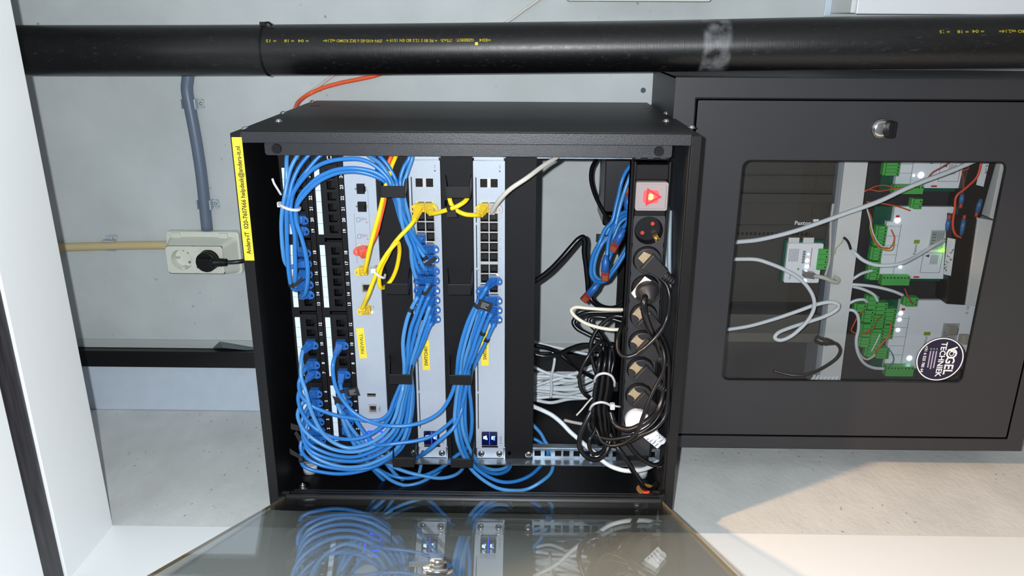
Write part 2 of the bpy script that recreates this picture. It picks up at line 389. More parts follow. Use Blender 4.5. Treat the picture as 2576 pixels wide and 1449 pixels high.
b=M().add([onpipe(0)(Vector((u0+i*4.4-4.4,cv-10+j*4.4,0))) for j in (0,1) for i in (0,1)],[(0,1,3,2)])
obj('yellow_print',b,YPR,pt)
q=P(668,100,d=236); cv,cd=pipe_d(q[0])
b=M().torus((q[0],cv,cd),(0,1,0),(0,0,1),rp+.9,rp+.9,1.0,48,8)
b.tube([(q[0]+k*.8,cv,cd) for k in (-2,2)],rp+1.1,48,caps=False)
b.box(q[0]-4,q[0]+4,cv-rp-4,cv-rp+3,cd-14,cd-6).tube(spl([(q[0]+2,cv-rp-2,cd-12),(q[0]+10,cv-rp-3,cd-14),(q[0]+16,cv-rp+1,cd-18)]),1.6,6)
obj('cable_tie',b,BPL,label='black cable tie strapped round the drain pipe next to the yellow number 15',cat='cable tie')
# ---- wall boxes at the right
b=M().box(451,684,-330,-167,345,DW)
t=thing('wall_box',(684,-240,400),'cream wall box beside the pipe, level with the rack','box')
obj('housing',b,DUCT2,t,bev=3); obj('cover',M().box(459,676,-322,-175,341,345),DUCT2,t,bev=1.5)
t=thing('wall_box',(1240,-240,400),'large white wall box with a grey side beyond the pipe, lower than the rack','box')
obj('housing',M().box(900,1300,-330,-150,312,DW),DUCT,t,bev=2); obj('cover',M().box(906,1300,-330,-149,304,312),mat('white steel lid',(232,236,240),.4),t,bev=1.5)
obj('back_plate',M().box(889,900,-330,-146,398,DW),WHITE2,t,bev=1)
obj('wall_hole',M().cyl((590,-21,DW-.6),(590,-21,DW),4.6,seg=24),mat('dark grey plug',(74,84,94),.7),label='round dark wall plug in the grey wall between pipe and rack',cat='wall plug')
# ---- conduits, clips
b=M().tube(spl(path('474,150 473,190 470,225 476,262 489,330 505,430 521,578',387),9),10.2,20)
obj('grey_conduit',b,CONG,label='curved grey conduit from the drain pipe to the wall socket',cat='conduit')
b=M().tube(spl(path('-10,626 160,622 300,618 450,616',393),6),8.0,20)
obj('beige_conduit',b,CONB,label='straight beige conduit running up from the wall socket to the lintel',cat='conduit')
def clip(x,y,w,vert,label):
    c=P(x,y,d=396); b=M(); t=thing('conduit_clip',(c[0],c[1],DW),label,'clip','clear conduit clips')
    a=(1,0) if vert else (0,1)   # across the conduit
    def bx(p0,p1,q0,q1,d0,d1):
        if vert: b.box(c[0]+p0,c[0]+p1,c[1]+q0,c[1]+q1,d0,d1)
        else: b.box(c[0]+q0,c[0]+q1,c[1]+p0,c[1]+p1,d0,d1)
    bx(-w-4,w+15,-5,5,399.5,DW); bx(-w-4,-w-1.5,-8,8,384,DW); bx(w+1.5,w+4,-9,9,384,DW); bx(w+4,w+14,-8,-5.5,394,400); bx(w+4,w+14,5.5,8,394,400); bx(w+12,w+14.5,-8,-2,394,400); bx(w+12,w+14.5,3,8,394,400)
    obj('bracket',b,mat('clear grey plastic clip',(176,186,192),.3),t,bev=.8)
    obj('screw',M().dome((c[0]+(w+8 if vert else 0),c[1]+(0 if vert else w+8),399.5),(0,0,-1),3,2),CHROME,t)
clip(478,261,9.6,True,'clear clip on the grey conduit near the drain pipe')
clip(517,513,9.6,True,'clear clip on the grey conduit near the wall socket')
c=P(275,618,d=393); b=M()
t=thing('conduit_clip',(c[0],c[1],DW),'clear clip holding the beige conduit','clip','clear conduit clips')
b.box(c[0]-8,c[0]+12,c[1]-18,c[1]+11,399.5,DW).box(c[0]-12,c[0]+12,c[1]-11,c[1]-8.5,386,DW).box(c[0]-8,c[0]+10,c[1]+8.5,c[1]+10.5,390,DW).box(c[0]-2,c[0]+16,c[1]-19,c[1]-16.5,393,400).box(c[0]+4,c[0]+7,c[1]-17,c[1]-11,393,400)
obj('bracket',b,MT['clear grey plastic clip'],t,bev=.8)
# ---- double wall socket
t=thing('wall_socket',(-155,280,DW),'off-white double wall socket, its upper outlet empty','socket')
b=M().rrect(-285,-147,238,320,8,384,DW)
obj('base_frame',b,SOCK,t,bev=2)
b=M()
# housing tapering from wall frame to raised face
o1=rr(-279,-150,247,318,9); o2=rr(-274,-168,256,311,6)
n=len(o1); b.add([(u,v,386) for u,v in o1]+[(u,v,356) for u,v in o2],[(i,(i+1)%n,n+(i+1)%n,n+i) for i in range(n)])
uc=[-246.5,-196]; vc=283.5
b.frame(rr(-274,-168,256,311,6),rr(-272.5,-169.5,257.5,309.5,5),354.5,358)
b.frame(sqr(uc[0],vc,25.2,26,32),circ(uc[0],vc,19.6,32),354.5,357).frame(sqr(uc[1],vc,25.3,26,32),circ(uc[1],vc,19.6,32),354.5,357)
b.box(-272.5,-271.7,257,310,354.5,357).box(-170.7,-169,257,310,354.5,357).box(-272,-169,256.6,257.6,354.5,357).box(-272,-169,309.4,310.4,354.5,357)
obj('housing',b,SOCK,t)
for k,u in enumerate(uc):
    b=M(); n=32; c1=circ(u,vc,19.6,n); c2=circ(u,vc,17.4,n)
    b.add([(a,q,355) for a,q in c1]+[(a,q,371) for a,q in c2],[(i,(i+1)%n,n+(i+1)%n,n+i) for i in range(n)]); b.prism(c2,371,373)
    b.box(u-3,u+3,vc-19,vc-15,357,371).box(u-3,u+3,vc+15,vc+19,357,371)
    w=obj('socket_well',b,SOCK,t)
    if k==0:
        obj('pin_hole',M().cyl((u+7,vc-9.5,370.4),(u+7,vc-9.5,371.2),2.6),mat('grey pin shutter',(120,126,120),.5),w)
        obj('pin_hole',M().cyl((u+7,vc+9.5,370.4),(u+7,vc+9.5,371.2),2.6),MT['grey pin shutter'],w)
        obj('earth_clip',M().box(u-19,u-9,vc-1.6,vc+1.6,366,371),NICK,w); obj('earth_clip',M().box(u+17,u+19.3,vc-2,vc+2,358,368),NICK,w)
for v0 in (-272,-184):
    obj('hinge_clip',M().box(v0+0,v0+17,240,249,380,385).box(v0+3,v0+5,243,245,379,381),SOCK,t,bev=.8)
t=thing('power_plug',(uc[1],vc,356),'black angled mains plug in the lower outlet of the off-white wall socket','plug')
b=M().prism(circ(uc[1],vc,18.6,32),337,371,smooth=True).box(uc[1]-14,uc[1]+15,vc-9,vc+9,329,338)
obj('plug_body',b,BPL,t,bev=2)
b=M(); pc=[(uc[1]+10,vc,338),(uc[1]+24,vc,341),(uc[1]+38,vc+1,343)]
b.tube(spl(pc,4),[8,8,7.6,7.4,7.2,7,6.6,6.2,6],14)
for i in range(4): b.torus((uc[1]+23+i*4.2,vc+.7,341.5+i*.3),(0,1,0),(0,0,1),7.3-.25*i,7.3-.25*i,.9,18,6)
obj('strain_relief',b,BPL,t)
b=M().tube(spl([(uc[1]+36,vc+1,343),(uc[1]+55,vc+1,348),(uc[1]+80,vc,362),(-40,vc,385),(60,vc,393),(250,vc+8,394)],8),4,12)
obj('cord',b,RUB,t)
# ---- cables on the wall at the top of the photo
b=M().tube(spl(path('742,275,330 752,255,370 775,238,392 810,222,396 860,208,397 905,199,397 945,190,397 1010,165,397 1120,120,397'),8),3.6,12)
obj('orange_cable',b,ORA,label='orange cable coming up from the rack and going behind the drain pipe',cat='cable')
b=M().tube(spl(path('770,238,397 800,218,398 842,188,398 930,150,398 1100,110,398 1270,58,398 1320,24,398 1380,-18,398'),8),2.6,10)
obj('white_wall_cable',b,GREYC,label='thin pale cable crossing the wall diagonally behind the drain pipe',cat='cable')
# ================================================================ rack cabinet
H,Wd,D=611.0,576.0,398.0
rk=thing('rack_cabinet',(H,Wd/2,D/2),'open black wall-mounted network rack with its glass door swung to the left','rack cabinet')
b=M().grid(13,597,-.5,1.5,2,D-2,[(20,26,368,372),(592,595,360,364)])
obj('side_panel',b,BLK,rk,label='side panel next to the drain pipe')
obj('side_panel',M().box(13,597,561,563,2,D-2),BLKI,rk)
def cap(u0,u1,s):
    b=M().box(u0,u1,1,Wd,0,3).box(u0,u1,1,Wd,0,D) if False else M()
    b.box(u0,u1,3,Wd-1,0,D,0)
    return b
obj('top_panel',cap(-2,13,1),BLK,rk,bev=1.2)
b=cap(597,611,1); bp=obj('bottom_panel',b,BLK,rk,bev=1.2)
obj('panel_lining',M().box(596,597.2,8,560,6,D-4),DUSTY,bp,label='dusty inner face')
obj('side_flange',M().box(13,597,.5,15.5,-1,2).box(13,597,.5,2,-1,14),BLKT,rk,bev=.8,label='pebble-textured flange beside the drain pipe')
obj('side_flange',M().box(13,597,556,575,-.5,2).box(13,597,573.5,575,2,12),BLKI,rk)
b=M().prism(rr(37,576,15.8,34,4),14,17).box(45,570,15.8,17,17,40)
lb=obj('lock_bar',b,BLKT,rk,bev=.6)
for u in (53.3,558.5): obj('bar_cap',M().cyl((u,25.2,13.9),(u,25.2,11.5),6.6,6.2,32),BPL2,lb)
# outer screws and slots on the side and rims
for x,y,vv in ((617,326,2.5),(713,286,2.5),(786,256,2.5),(701,306,-.5),(1740,322,2.5),(1677,287,2.5),(1633,259,2.5),(1676,306,-.5)):
    q=P(x,y,v=vv); b=M().cyl((q[0],q[1],q[2]),(q[0],q[1]-1.6,q[2]),4.6,4.6,20).dome((q[0],q[1]-1.6,q[2]),(0,-1,0),4.4,2.6).torus((q[0],q[1]-.3,q[2]),(1,0,0),(0,0,1),5,5,.7,20,6)
    obj('screw',b,CHROME,rk)
b=M()
for x,y in ((1622,266),(1629,273),(1636,281),(1662,298),(1694,318),(726,297),(674,319),(764,279)):
    q=P(x,y,v=-.5); obj('vent_slot',M().box(q[0]-2.4,q[0]+2.4,-.7,-.4,q[2]-1.5,q[2]+1.5),HOLE,rk)
q=P(793,266,v=-.5); obj('vent_slot',M().box(q[0]-8,q[0]+8,-.8,-.4,q[2]-4,q[2]+4),HOLE,rk)
# rear frame and mounting rails
b=M().box(13,597,22,60,D-6,D-2).box(13,60,60,540,D-6,D-2).box(560,597,60,540,D-6,D-2)
obj('rear_frame',b,BLKI,rk)
hol=[]
for k in range(13):
    for o in (6.35,22.2,38.1):
        u=44.45+k*44.45+o
        if u<590: hol.append(u)
for v0,v1,vh,fl in ((22,41,33.2,22),(490,506.5,497.8,506.5)):
    b=M().grid(44,(577 if fl==22 else 595),v0,v1,46,48,[(u-4.9,u+4.9,vh-4.9,vh+4.9) for u in hol if u<(570 if fl==22 else 592)])
    if fl==22: b.box(44,577,21,22.6,46,80)
    else: b.box(44,595,506,507.6,26,48).box(44,595,489,490,48,60)
    obj('mounting_rail',b,ZINC,rk)
# interior: side-wall fixings, spacers, hinges
q=P(762,1226,v=560.5)
b=M().cyl((q[0],560.5,q[2]),(q[0],557,q[2]),11,11,28).cyl((q[0],557,q[2]),(q[0],553,q[2]),6,6,6).cyl((q[0],553,q[2]),(q[0],551.6,q[2]),3,3,12)
obj('washer_bolt',b,CHROME,rk)
for x,y in ((780,1172),(1612,1176)):
    q=P(x,y,d=88); obj('spacer',M().cyl((q[0],q[1]-4,88),(q[0],560.5,88),11.5,11.5,28),NYL,rk,label='white round spacer')
q=P(1625,1230,v=559)
obj('copper_disc',M().cyl((q[0],560.6,q[2]),(q[0],559,q[2]),15,15,32),COP,rk,label='copper coloured disc')
q=P(1627,1240,d=2)
obj('orange_tab',M().box(q[0]-6,q[0]+6,q[1]-4,q[1]+4,-4,2),mat('orange red plastic',(238,70,46),.4),rk,bev=1)
# glass door, hinged on the left, 66 degrees open
ang=math.radians(66.0); hv,hd=538.5,-2.0
dv,dd=-math.cos(ang),-math.sin(ang); nv,nd=-math.sin(ang)*-1,-math.cos(ang)   # normal pointing away from the rack
LEN=505.0
def DP(u,s,h=0):
    return (u,hv+dv*s+nv*h,hd+dd*s+nd*h)
def dbox(b,u0,u1,s0,s1,h0,h1,m=0):
    return b.hexa([DP(u0,s0,h0),DP(u1,s0,h0),DP(u1,s1,h0),DP(u0,s1,h0)],[DP(u0,s0,h1),DP(u1,s0,h1),DP(u1,s1,h1),DP(u0,s1,h1)],m)
dr=obj('glass_door',dbox(M(),39.6,584.5,50,LEN,0,4),GLS,rk,label='tinted glass door, standing open')
for e0 in (39.0,584.5): obj('glass_edge',dbox(M(),e0,e0+.6,50,LEN,.2,3.8),GEDG,dr)
pf=dbox(M(),41,583,6,53,-2,6)
for s0 in (6,26,50): dbox(pf,41,583,s0,s0+2.4,-3.2,-2)
obj('hinge_profile',pf,mat('black anodised profile',(20,20,23),.35),rk,bev=.4)
for x,y,us in ((722,1251,25),(1650,1250,580)):
    q=P(x,y,d=-6); b=M()
    a=[(q[0]-12,q[1]-5,-14),(q[0]+12,q[1]-9,-14),(q[0]+14,q[1]+8,-14),(q[0]-11,q[1]+9,-14)]
    b.hexa(a,[(p[0],p[1],2) for p in a]); b.tube([(q[0]-13,q[1]+7,-10),(q[0]+15,q[1]+6,-10)],5,12)
    b.box(q[0]-6,q[0]+6,q[1]-12,q[1]-4,-10,-5)
    obj('hinge',b,BPL,rk,bev=1.5)
# lock on the glass
su=302; ls=0
_r=RT@Vector(((1100-1288)/FOC,(1440-724.5)/FOC,1.0)); _t=((hv-CAM[1])*nv+(hd-CAM[2])*nd)/(_r[1]*nv+_r[2]*nd)
r=tuple(CAM[i]+_t*_r[i] for i in range(3)); s_=(r[1]-hv)*dv+(r[2]-hd)*dd
b=M(); c0=Vector(DP(r[0],s_,-1)); nn=Vector((0,nv,nd))
b.cyl(c0,c0-nn*5,15,14,28); b.cyl(c0-nn*5,c0-nn*14,9,8,20); dbox(b,r[0]-26,r[0]+6,s_-5,s_+5,-11,-6)
lk=obj('lock',b,CHROME,dr)
# reinforcement profile on the hinge side of the door
# ================================================================ yellow tape with phone number
b=M(); p0=P(582,345,d=-.6); p1=P(616,655,d=-.6)
b.box(p0[0]+.3,p0[0]+13.5,p0[1],p1[1],-1.0,-.2)
lt=thing('label_tape',(p0[0]+8,(p0[1]+p1[1])/2,-.5),'long yellow label tape with telephone number and mail address along the rack edge','label')
obj('tape',b,STK,lt)
b=M().text('Anders-IT  020-7607666 helpdesk@anders-it.nl',(7,p1[1]-9,-1.05),RT_,UP,8.6,align='l',xs=1.0)
w=[v[1] for v in b.v]; sc=(p1[1]-9-(p0[1]+10))/(max(w)-min(w))
b=M().text('Anders-IT  020-7607666 helpdesk@anders-it.nl',(7,p1[1]-9,-1.05),RT_,UP,8.6,align='l',xs=sc*.985,bold=True)
obj('lettering',b,INK,lt)
# ================================================================ equipment in the rack
UU=44.45
def ru(k): return UU*(k+1)
def pv(n):
    g=(24-n)//6; k=(24-n)%6; return 63.8+g*109.5+k*15.58
def patch(k,label,txt):
    u0=ru(k); t=thing('patch_bay',(u0+22,265,60),label,'patch panel','patch panels')
    ports=[pv(n) for n in range(1,25)]
    b=M().box(u0+.4,u0+11.6,24,506,43.4,45).box(u0+36.6,u0+44,24,506,43.4,45).box(u0+11.6,u0+36.6,24,55,43.4,45).box(u0+11.6,u0+36.6,480,506,43.4,45).box(u0+.4,u0+2,24,506,45,62).box(u0+42.4,u0+44,24,506,45,62)
    obj('faceplate',b,BPL2,t,bev=.4)
    for g in range(4):
        vs=[63.8+g*109.5+i*15.58 for i in range(6)]; a=vs[0]-13; z=vs[-1]+13
        b=M().grid(u0+11.8,u0+36.4,a,z,41.6,44.6,[(u0+20.6,u0+31.8,v-5.4,v+5.4) for v in vs]+[(u0+31.8,u0+33.6,v-2.2,v+2.2) for v in vs])
        b.box(u0+12,u0+36.2,a+.3,z-.3,52,54)
        for v in vs:
            b.box(u0+19.8,u0+20.6,v-6,v+6,41,53).box(u0+33.6,u0+34.4,v-6,v+6,41,53).box(u0+20,u0+34,v-6.1,v-5.4,41,53).box(u0+20,u0+34,v+5.4,v+6.1,41,53)
            for q in range(4): b.box(u0+21,u0+25,v-3.4+q*2.1,v-2.7+q*2.1,46,51)
        obj('jack_block',b,BPL,t,bev=.3)
        b=M().grid(u0+4,u0+11.3,vs[0]-8,vs[-1]+8,42.6,43.4,[(u0+3.9,u0+11.4,v+7.55,v+8.05) for v in vs[:-1]])
        obj('label_strip',b,WINS,t)
    for g in range(4):
        b=M()
        for n in range(24-6*g,18-6*g,-1): b.text(str(n),(u0+40.4,pv(n)+2.6,43.3),RT_,UP,6.2,bold=True)
        obj('port_numbers',b,WPR,t)
    obj('lettering',M().text(txt,(u0+26,45,43.3),RT_,UP,9,bold=True,align='l'),WPR,t)
    return t
patch(0,'black 24-port patch panel nearest the yellow label tape','Ca')
patch(1,'black 24-port patch panel directly beside the firewall','Cat')
def scr(b,u,v,d,r=5.2,m=0):
    b.cyl((u,v,d),(u,v,d-1.2),r,r,22,m).dome((u,v,d-1.2),(0,0,-1),r*.96,2.2,22,m)
def screws(parent,lst,d=42.9):
    for u,v in lst:
        b=M(); scr(b,u,v,d); b.box(u-2.6,u+2.6,v-.45,v+.45,d-3.7,d-2.6,1).box(u-.45,u+.45,v-2.6,v+2.6,d-3.7,d-2.6,1)
        obj('screw',b,[CHROME,HOLE],parent)
def rj(b,u,v,a=6.0,c=6.0,m0=0,m1=1,d=43):
    """recess of one network port"""
    b.box(u-a,u+a,v-c,v+c,d+9,d+9.6,m1)
    b.box(u-a,u-a+.6,v-c,v+c,d,d+9,m0).box(u+a-.6,u+a,v-c,v+c,d,d+9,m0).box(u-a,u+a,v-c,v-c+.6,d,d+9,m0).box(u-a,u+a,v+c-.6,v+c,d,d+9,m0)
SWR=[108.2+14.55*k for k in range(6)]+[198.3+14.55*k for k in range(6)]
def switch(k,label,nm):
    u0=ru(k)+0.0; t=thing('network_switch',(u0+22,265,150),label,'network switch','silver network switches')
    hs=[]
    for cu in (u0+15.4,u0+28.2):
        for v in SWR: hs.append((cu-5.7,cu+5.7,v-6.5,v+6.5))
    sf=(u0+9.2,u0+34.6,68.5,81.5); 
    hs2=[(u0+8.6,u0+35,101,189.2),(u0+8.6,u0+35,191,279.4),sf]
    slots=[(u0+3.4,u0+4.7,67,131),(u0+3.4,u0+4.7,134,197),(u0+3.4,u0+4.7,200,262),(u0+3.4,u0+4.7,265,327),(u0+3.4,u0+4.7,330,392),(u0+3.4,u0+4.7,395,455)]
    b=M().grid(u0+.2,u0+43.9,44.5,486.9,43,45,hs2+slots)
    b.box(u0+.2,u0+1.4,44.5,486.9,45,300).box(u0+42.7,u0+43.9,44.5,486.9,45,300).box(u0+1.4,u0+42.7,44.5,46,45,300).box(u0+1.4,u0+42.7,485.4,486.9,45,300).box(u0+3,u0+6,60,460,56,57,1)
    obj('chassis',b,[SILV,HOLE],t)
    for g in range(2):
        rows=SWR[g*6:g*6+6]
        b=M().grid(u0+8.8,u0+34.8,rows[0]-7.1,rows[-1]+8.2,42.6,44.4,[h for h in hs if rows[0]-7<h[2]+6<rows[-1]+8])
        for h in hs:
            if rows[0]-7<h[2]+6<rows[-1]+8:
                rj(b,(h[0]+h[1])/2,(h[2]+h[3])/2,5.7,6.5,2,1)
                cu=(h[0]+h[1])/2; cv=(h[2]+h[3])/2
                b.box(cu-4.5,cu+4.5,cv-3.5,cv+5,49,50.4,1).box(cu-3.6,cu+3.4,cv-2,cv+3.6,47.6,49,2)
        obj('port_block',b,[NICK,BPL,mat('dark port lining',(24,26,30),.35)],t)
    b=M().grid(sf[0],sf[1],sf[2],sf[3],42.8,46,[(sf[0]+.6,sf[0]+10.4,sf[2]+.6,sf[3]-.6),(sf[1]-10.4,sf[1]-.6,sf[2]+.6,sf[3]-.6)])
    s_=obj('fibre_cage',b,NICK,t)
    for a in (sf[0]+.8,sf[1]-10.2):
        obj('dust_cap',M().rrect(a,a+9.4,sf[2]+.9,sf[3]-.9,.8,42.2,46).torus((a+4.7,75,42.2),(1,0,0),(0,1,0),2.2,1.6,.35,20,5),BPL2,s_)
    b=M().cyl((u0+36.8,58.5,42.9),(u0+36.8,58.5,43.4),1.1,seg=14)
    for i in range(12):
        for cu in (u0+6.9,u0+37.6): b.text(str(2*i+(1 if cu<u0+20 else 2)),(cu,SWR[i]+2,42.95),RT_,UP,2.2)
    b.text('RESET',(u0+36.8,52,42.95),RT_,UP,2.0)
    b.text('\u2205 UniFi',(u0+38,474,42.95),RT_,UP,4.4)
    obj('markings',b,mat('grey print',(70,76,84),.6),t)
    ds=obj('display',M().rrect(u0+9,u0+33,459.2,483,1.6,42.2,43.2),SCRN,t)
    obj('light_bar',M().box(u0+20.4,u0+21.4,460,481.5,42.0,42.2),LBLU,ds)
    b=M()
    b.box(u0+11.6,u0+15,467,471.6,42,42.2,0).box(u0+14.6,u0+16.6,466,469.4,42,42.2,0).box(u0+15,u0+17.8,469.8,473,42,42.2,1)
    b.box(u0+24,u0+26.6,467,472.4,42,42.2,0).box(u0+27,u0+29.6,466.4,468,42,42.2,1).box(u0+27,u0+29.4,468.4,474,42,42.2,2)
    obj('digits',b,[LWHT if False else mat('lit pale digits',(210,235,255),.5,emit=2.2,ecol=(215,235,255)),LTEA,mat('lit blue digits',(90,130,200),.5,emit=1,ecol=(90,130,210))],ds)
    obj('display_tab',M().box(u0+9,u0+34,483.8,486.6,42.4,43.2),BPL,t)
    for v0,v1,h in ((27,44.5,33.2),(486.9,505.5,496.6)):
        b=M().grid(u0+1.5,u0+42.5,v0,v1,43.4,45.2,[(u0+6,u0+12,h-2.4,h+2.4),(u0+32,u0+38,h-2.4,h+2.4)])
        b.tube([(u0+1.5,44.2 if v0<40 else 487.4,44.2),(u0+42.5,44.2 if v0<40 else 487.4,44.2)],1.4,10)
        obj('ear',b,SILV,t,bev=.6)
    screws(t,[(u0+9,33),(u0+36,33),(u0+8.5,497.5),(u0+36,497.5)],43.2)
    # sticker
    if nm=='SWITCH01': a,z=309.5,357.0; ul=u0+10.7
    else: a,z=295,349; ul=u0+9.2
    st=obj('label_sticker',M().box(ul,ul+11,a,z,42.6,43),STK,t,label='yellow sticker reading '+nm)
    obj('lettering',M().text(nm,(ul+5.6,(a+z)/2+1.5,42.55),RT_,UP,7.0,xs=.94,bold=True),INK,st)
    return t
switch(4,'silver network switch with yellow SWITCH01 sticker and most blue cables','SWITCH01')
switch(6,'silver network switch with yellow SWITCH02 sticker beside the black blank panel','SWITCH02')
# lit port lamps of the switches (u,v)
def led(par,u,v,m,r=1.25,d=42.3): return obj('port_light',M().box(u-r,u+r,v-r*1.1,v+r*1.1,d,d+.5),m,par)
sw=[o for o in COL.objects if o.name.startswith('network_switch')]
u4,u6=ru(4),ru(6)
for r_ in (5,6,9,10,11,12): led(sw[0],u4+36.5,SWR[r_-1]+4.6,LYEL,1.9)
for r_ in (10,11,12): led(sw[1],u6+36.9,SWR[r_-1]+4.6,LYEL,1.7)
for u,v,m in ((u4+10.6,103.2,LGRN),(u4+33.2,103.2,LGRN),(u4+33.2,162,LGRN)): led(sw[0],u,v,m)
for u,v,m in ((u6+10.6,103.2,LGRN),(u6+33.4,207.6,LYEL),(u6+10.6,225.6,LGRN)): led(sw[1],u,v,m)
# ---- firewall
u0=ru(2); t=thing('firewall',(u0+22,265,150),'silver firewall unit with yellow FIREWALL sticker between patch panel and cable rings','firewall')
FP=[(u0+21.2,170.7),(u0+21.4,200.4),(u0+21.6,229.3),(u0+21.8,260)]
hs=[(u-6.6,u+6.6,v-7.6,v+7.6) for u,v in FP]; hs+=[(u0+16.8,u0+28,77,91.5),(u0+17,u0+29,102.2,116.8),(u0+13.6,u0+28.2,396,403),(u0+14.6,u0+28,415,430.8)]
b=M().grid(u0+.3,u0+43.7,44.5,486.9,43,45,hs)
b.box(u0+.3,u0+1.4,44.5,486.9,45,300).box(u0+42.6,u0+43.7,44.5,486.9,45,300).box(u0+2,u0+42,60,470,57,58,1)
obj('chassis',b,[SILV,HOLE],t)
for v0,v1 in ((27,44.5),(486.9,505.5)): obj('ear',M().box(u0+1.5,u0+42.5,v0,v1,43.4,45.2),SILV,t,bev=.6)
screws(t,[(u0+9,33),(u0+36,33),(u0+8.5,497.5),(u0+36,497.5)],43.2)
for u,v in FP+[(u0+21.3,423)]:
    b=M().grid(u-6.6,u+6.6,v-7.6,v+7.6,42.7,44,[(u-4.6,u+5.6,v-5.6,v+5.4)]); rj(b,u+.5,v,5.4,5.8,0,1); b.box(u-3,u+5,v-3,v+4,48,50,2)
    obj('network_port',b,[NICK,BPL,MT['dark port lining']],t)
for a,z in ((77,91.5),(102.2,116.8)): 
    q=obj('fibre_cage',M().rrect(u0+17,u0+28,a+.4,z-.4,1.5,41.4,46).box(u0+27,u0+29.2,a+3.5,z-3.5,41.4,46).torus((u0+22,(a+z)/2,41.4),(1,0,0),(0,1,0),3.2,2.4,.5,20,6),BPL2,t)
obj('usb_port',M().frame([(u0+13.6,396),(u0+28.2,396),(u0+28.2,403),(u0+13.6,403)],[(u0+14.4,396.8),(u0+27.4,396.8),(u0+27.4,402.2),(u0+14.4,402.2)],42.7,52,0).box(u0+15,u0+27,397.4,400,44,51,1),[NICK,BPL],t)
st=obj('label_sticker',M().hexa([(u0+3.9,291.5,42.6),(u0+15.2,290.8,42.6),(u0+17.6,338.8,42.6),(u0+6.5,339.4,42.6)],[(u0+3.9,291.5,43),(u0+15.2,290.8,43),(u0+17.6,338.8,43),(u0+6.5,339.4,43)]),STK,t,label='yellow sticker reading FIREWALL')
obj('lettering',M().text('FIREWALL',(u0+11,315.5,42.55),(-.045,-1,0),(-1,.045,0),7.2),INK,st)
fr=M().frame(rr(u0+10,u0+36,459.5,487,4),rr(u0+12.5,u0+33.5,462,484.5,2.6),42,43)
dsp=obj('display_ring',fr,LBLU,t); obj('display',M().rrect(u0+12.5,u0+33.5,462,484.5,2.6,42.6,43.1),SILV,t)
b=M()
for (a,w) in ((152,0),(128,0)):
    b.frame([(u0+14,a-3),(u0+19,a-3),(u0+19,a+3),(u0+14,a+3)],[(u0+14.4,a-2.6),(u0+18.6,a-2.6),(u0+18.6,a+2.6),(u0+14.4,a+2.6)],42.8,43)
    for i,tx in enumerate(('SPEED','1000M','100M','10M')): b.text(tx,(u0+21+i*2.2,a-1,42.9),RT_,UP,1.8)
    b.box(u0+27,u0+28,a+3,a+4.6,42.8,43,1).box(u0+29,u0+30,a+3,a+4.6,42.8,43,2)
b.box(u0+11,u0+11.3,120,192,42.9,43).box(u0+32,u0+32.3,86,160,42.9,43).box(u0+30,u0+32,86,86.3,42.9,43).box(u0+11,u0+13,120,120.3,42.9,43)
b.box(u0+14.5,u0+16.5,83.3,85.5,42.8,43).box(u0+14.5,u0+16.5,108,110.2,42.8,43)
for tx,u,v in (('SFP1',30.2,109),('SFP2',30.2,84),('WAN',30.6,199),('LAN',31,258),('RESET',31,423),('CONSOLE',32.5,423)): b.text(tx,(u0+u,v,42.9),RT_,UP,2.3)
obj('markings',b,[MT['grey print'],mat('red mark',(200,50,40),.6),mat('green mark',(60,170,90),.6)],t)
led(t,u0+16.2,166.2,LYEL if False else LGRN,1.4); led(t,u0+16.8,255.2,LGRN,1.4); led(t,u0+28.6,266,LYEL,1.2)
# ---- cable management panels with rings
def ringpanel(k,off,label):
    u0=ru(k); t=thing('cable_ring_panel',(u0+22,265,45),label,'cable organiser','cable organisers')
    obj('faceplate',M().grid(u0+.4,u0+44,24,506,43.4,45,[(u0+5,u0+9,100,108),(u0+34,u0+38,480,486)]).box(u0+.4,u0+2,24,506,45,60).box(u0+42.4,u0+44,24,506,45,60),BPL2,t,bev=.4)
    for i,vc in enumerate((75.5,209.5,344.5,479)):
        a=vc-7.8; z=vc+7.8; uc=(210 if k==3 else 295.2)-i*.6; d0,d1=-17.5,43.4; h=16
        b=M().box(uc-h,uc+h,a,z,d0,d0+2)
        # arms run back to the panel, opening outwards
        w0,w1=(u0+6,u0+40)
        b.hexa([(uc-h,a,d0),(uc-h+1.8,a,d0),(uc-h+1.8,z,d0),(uc-h,z,d0)],[(w0,a-4,d1),(w0+1.8,a-4,d1),(w0+1.8,z-1,d1),(w0,z-1,d1)])
        b.hexa([(uc+h-1.8,a,d0),(uc+h,a,d0),(uc+h,z,d0),(uc+h-1.8,z,d0)],[(w1+1,a-4,d1),(w1+2.8,a-4,d1),(w1+2.8,z-1,d1),(w1+1,z-1,d1)])
        obj('ring',b,BPL,t,bev=1)
    b=M()
    screws(t,[(u0+22 if False else u0+37,497.5),(u0+8,33)],43.2)
    return t
ringpanel(3,0,'black cable organiser with four rings between firewall and SWITCH01')
ringpanel(5,0,'black cable organiser with four rings between SWITCH01 and SWITCH02')
u0=ru(7); t=thing('blank_panel',(u0+22,265,45),'plain black blank panel beside SWITCH02, edge of the open bay','blank panel')
obj('faceplate',M().grid(u0+.4,u0+43,24,506,43,45,[(u0+5,u0+9.5,493.6,500.4)]).box(u0+.4,u0+2,24,506,45,58).box(u0+41.4,u0+43,24,506,45,58),BPL2,t,bev=.5)
screws(t,[(u0+37,33),(u0+37,498)],43)
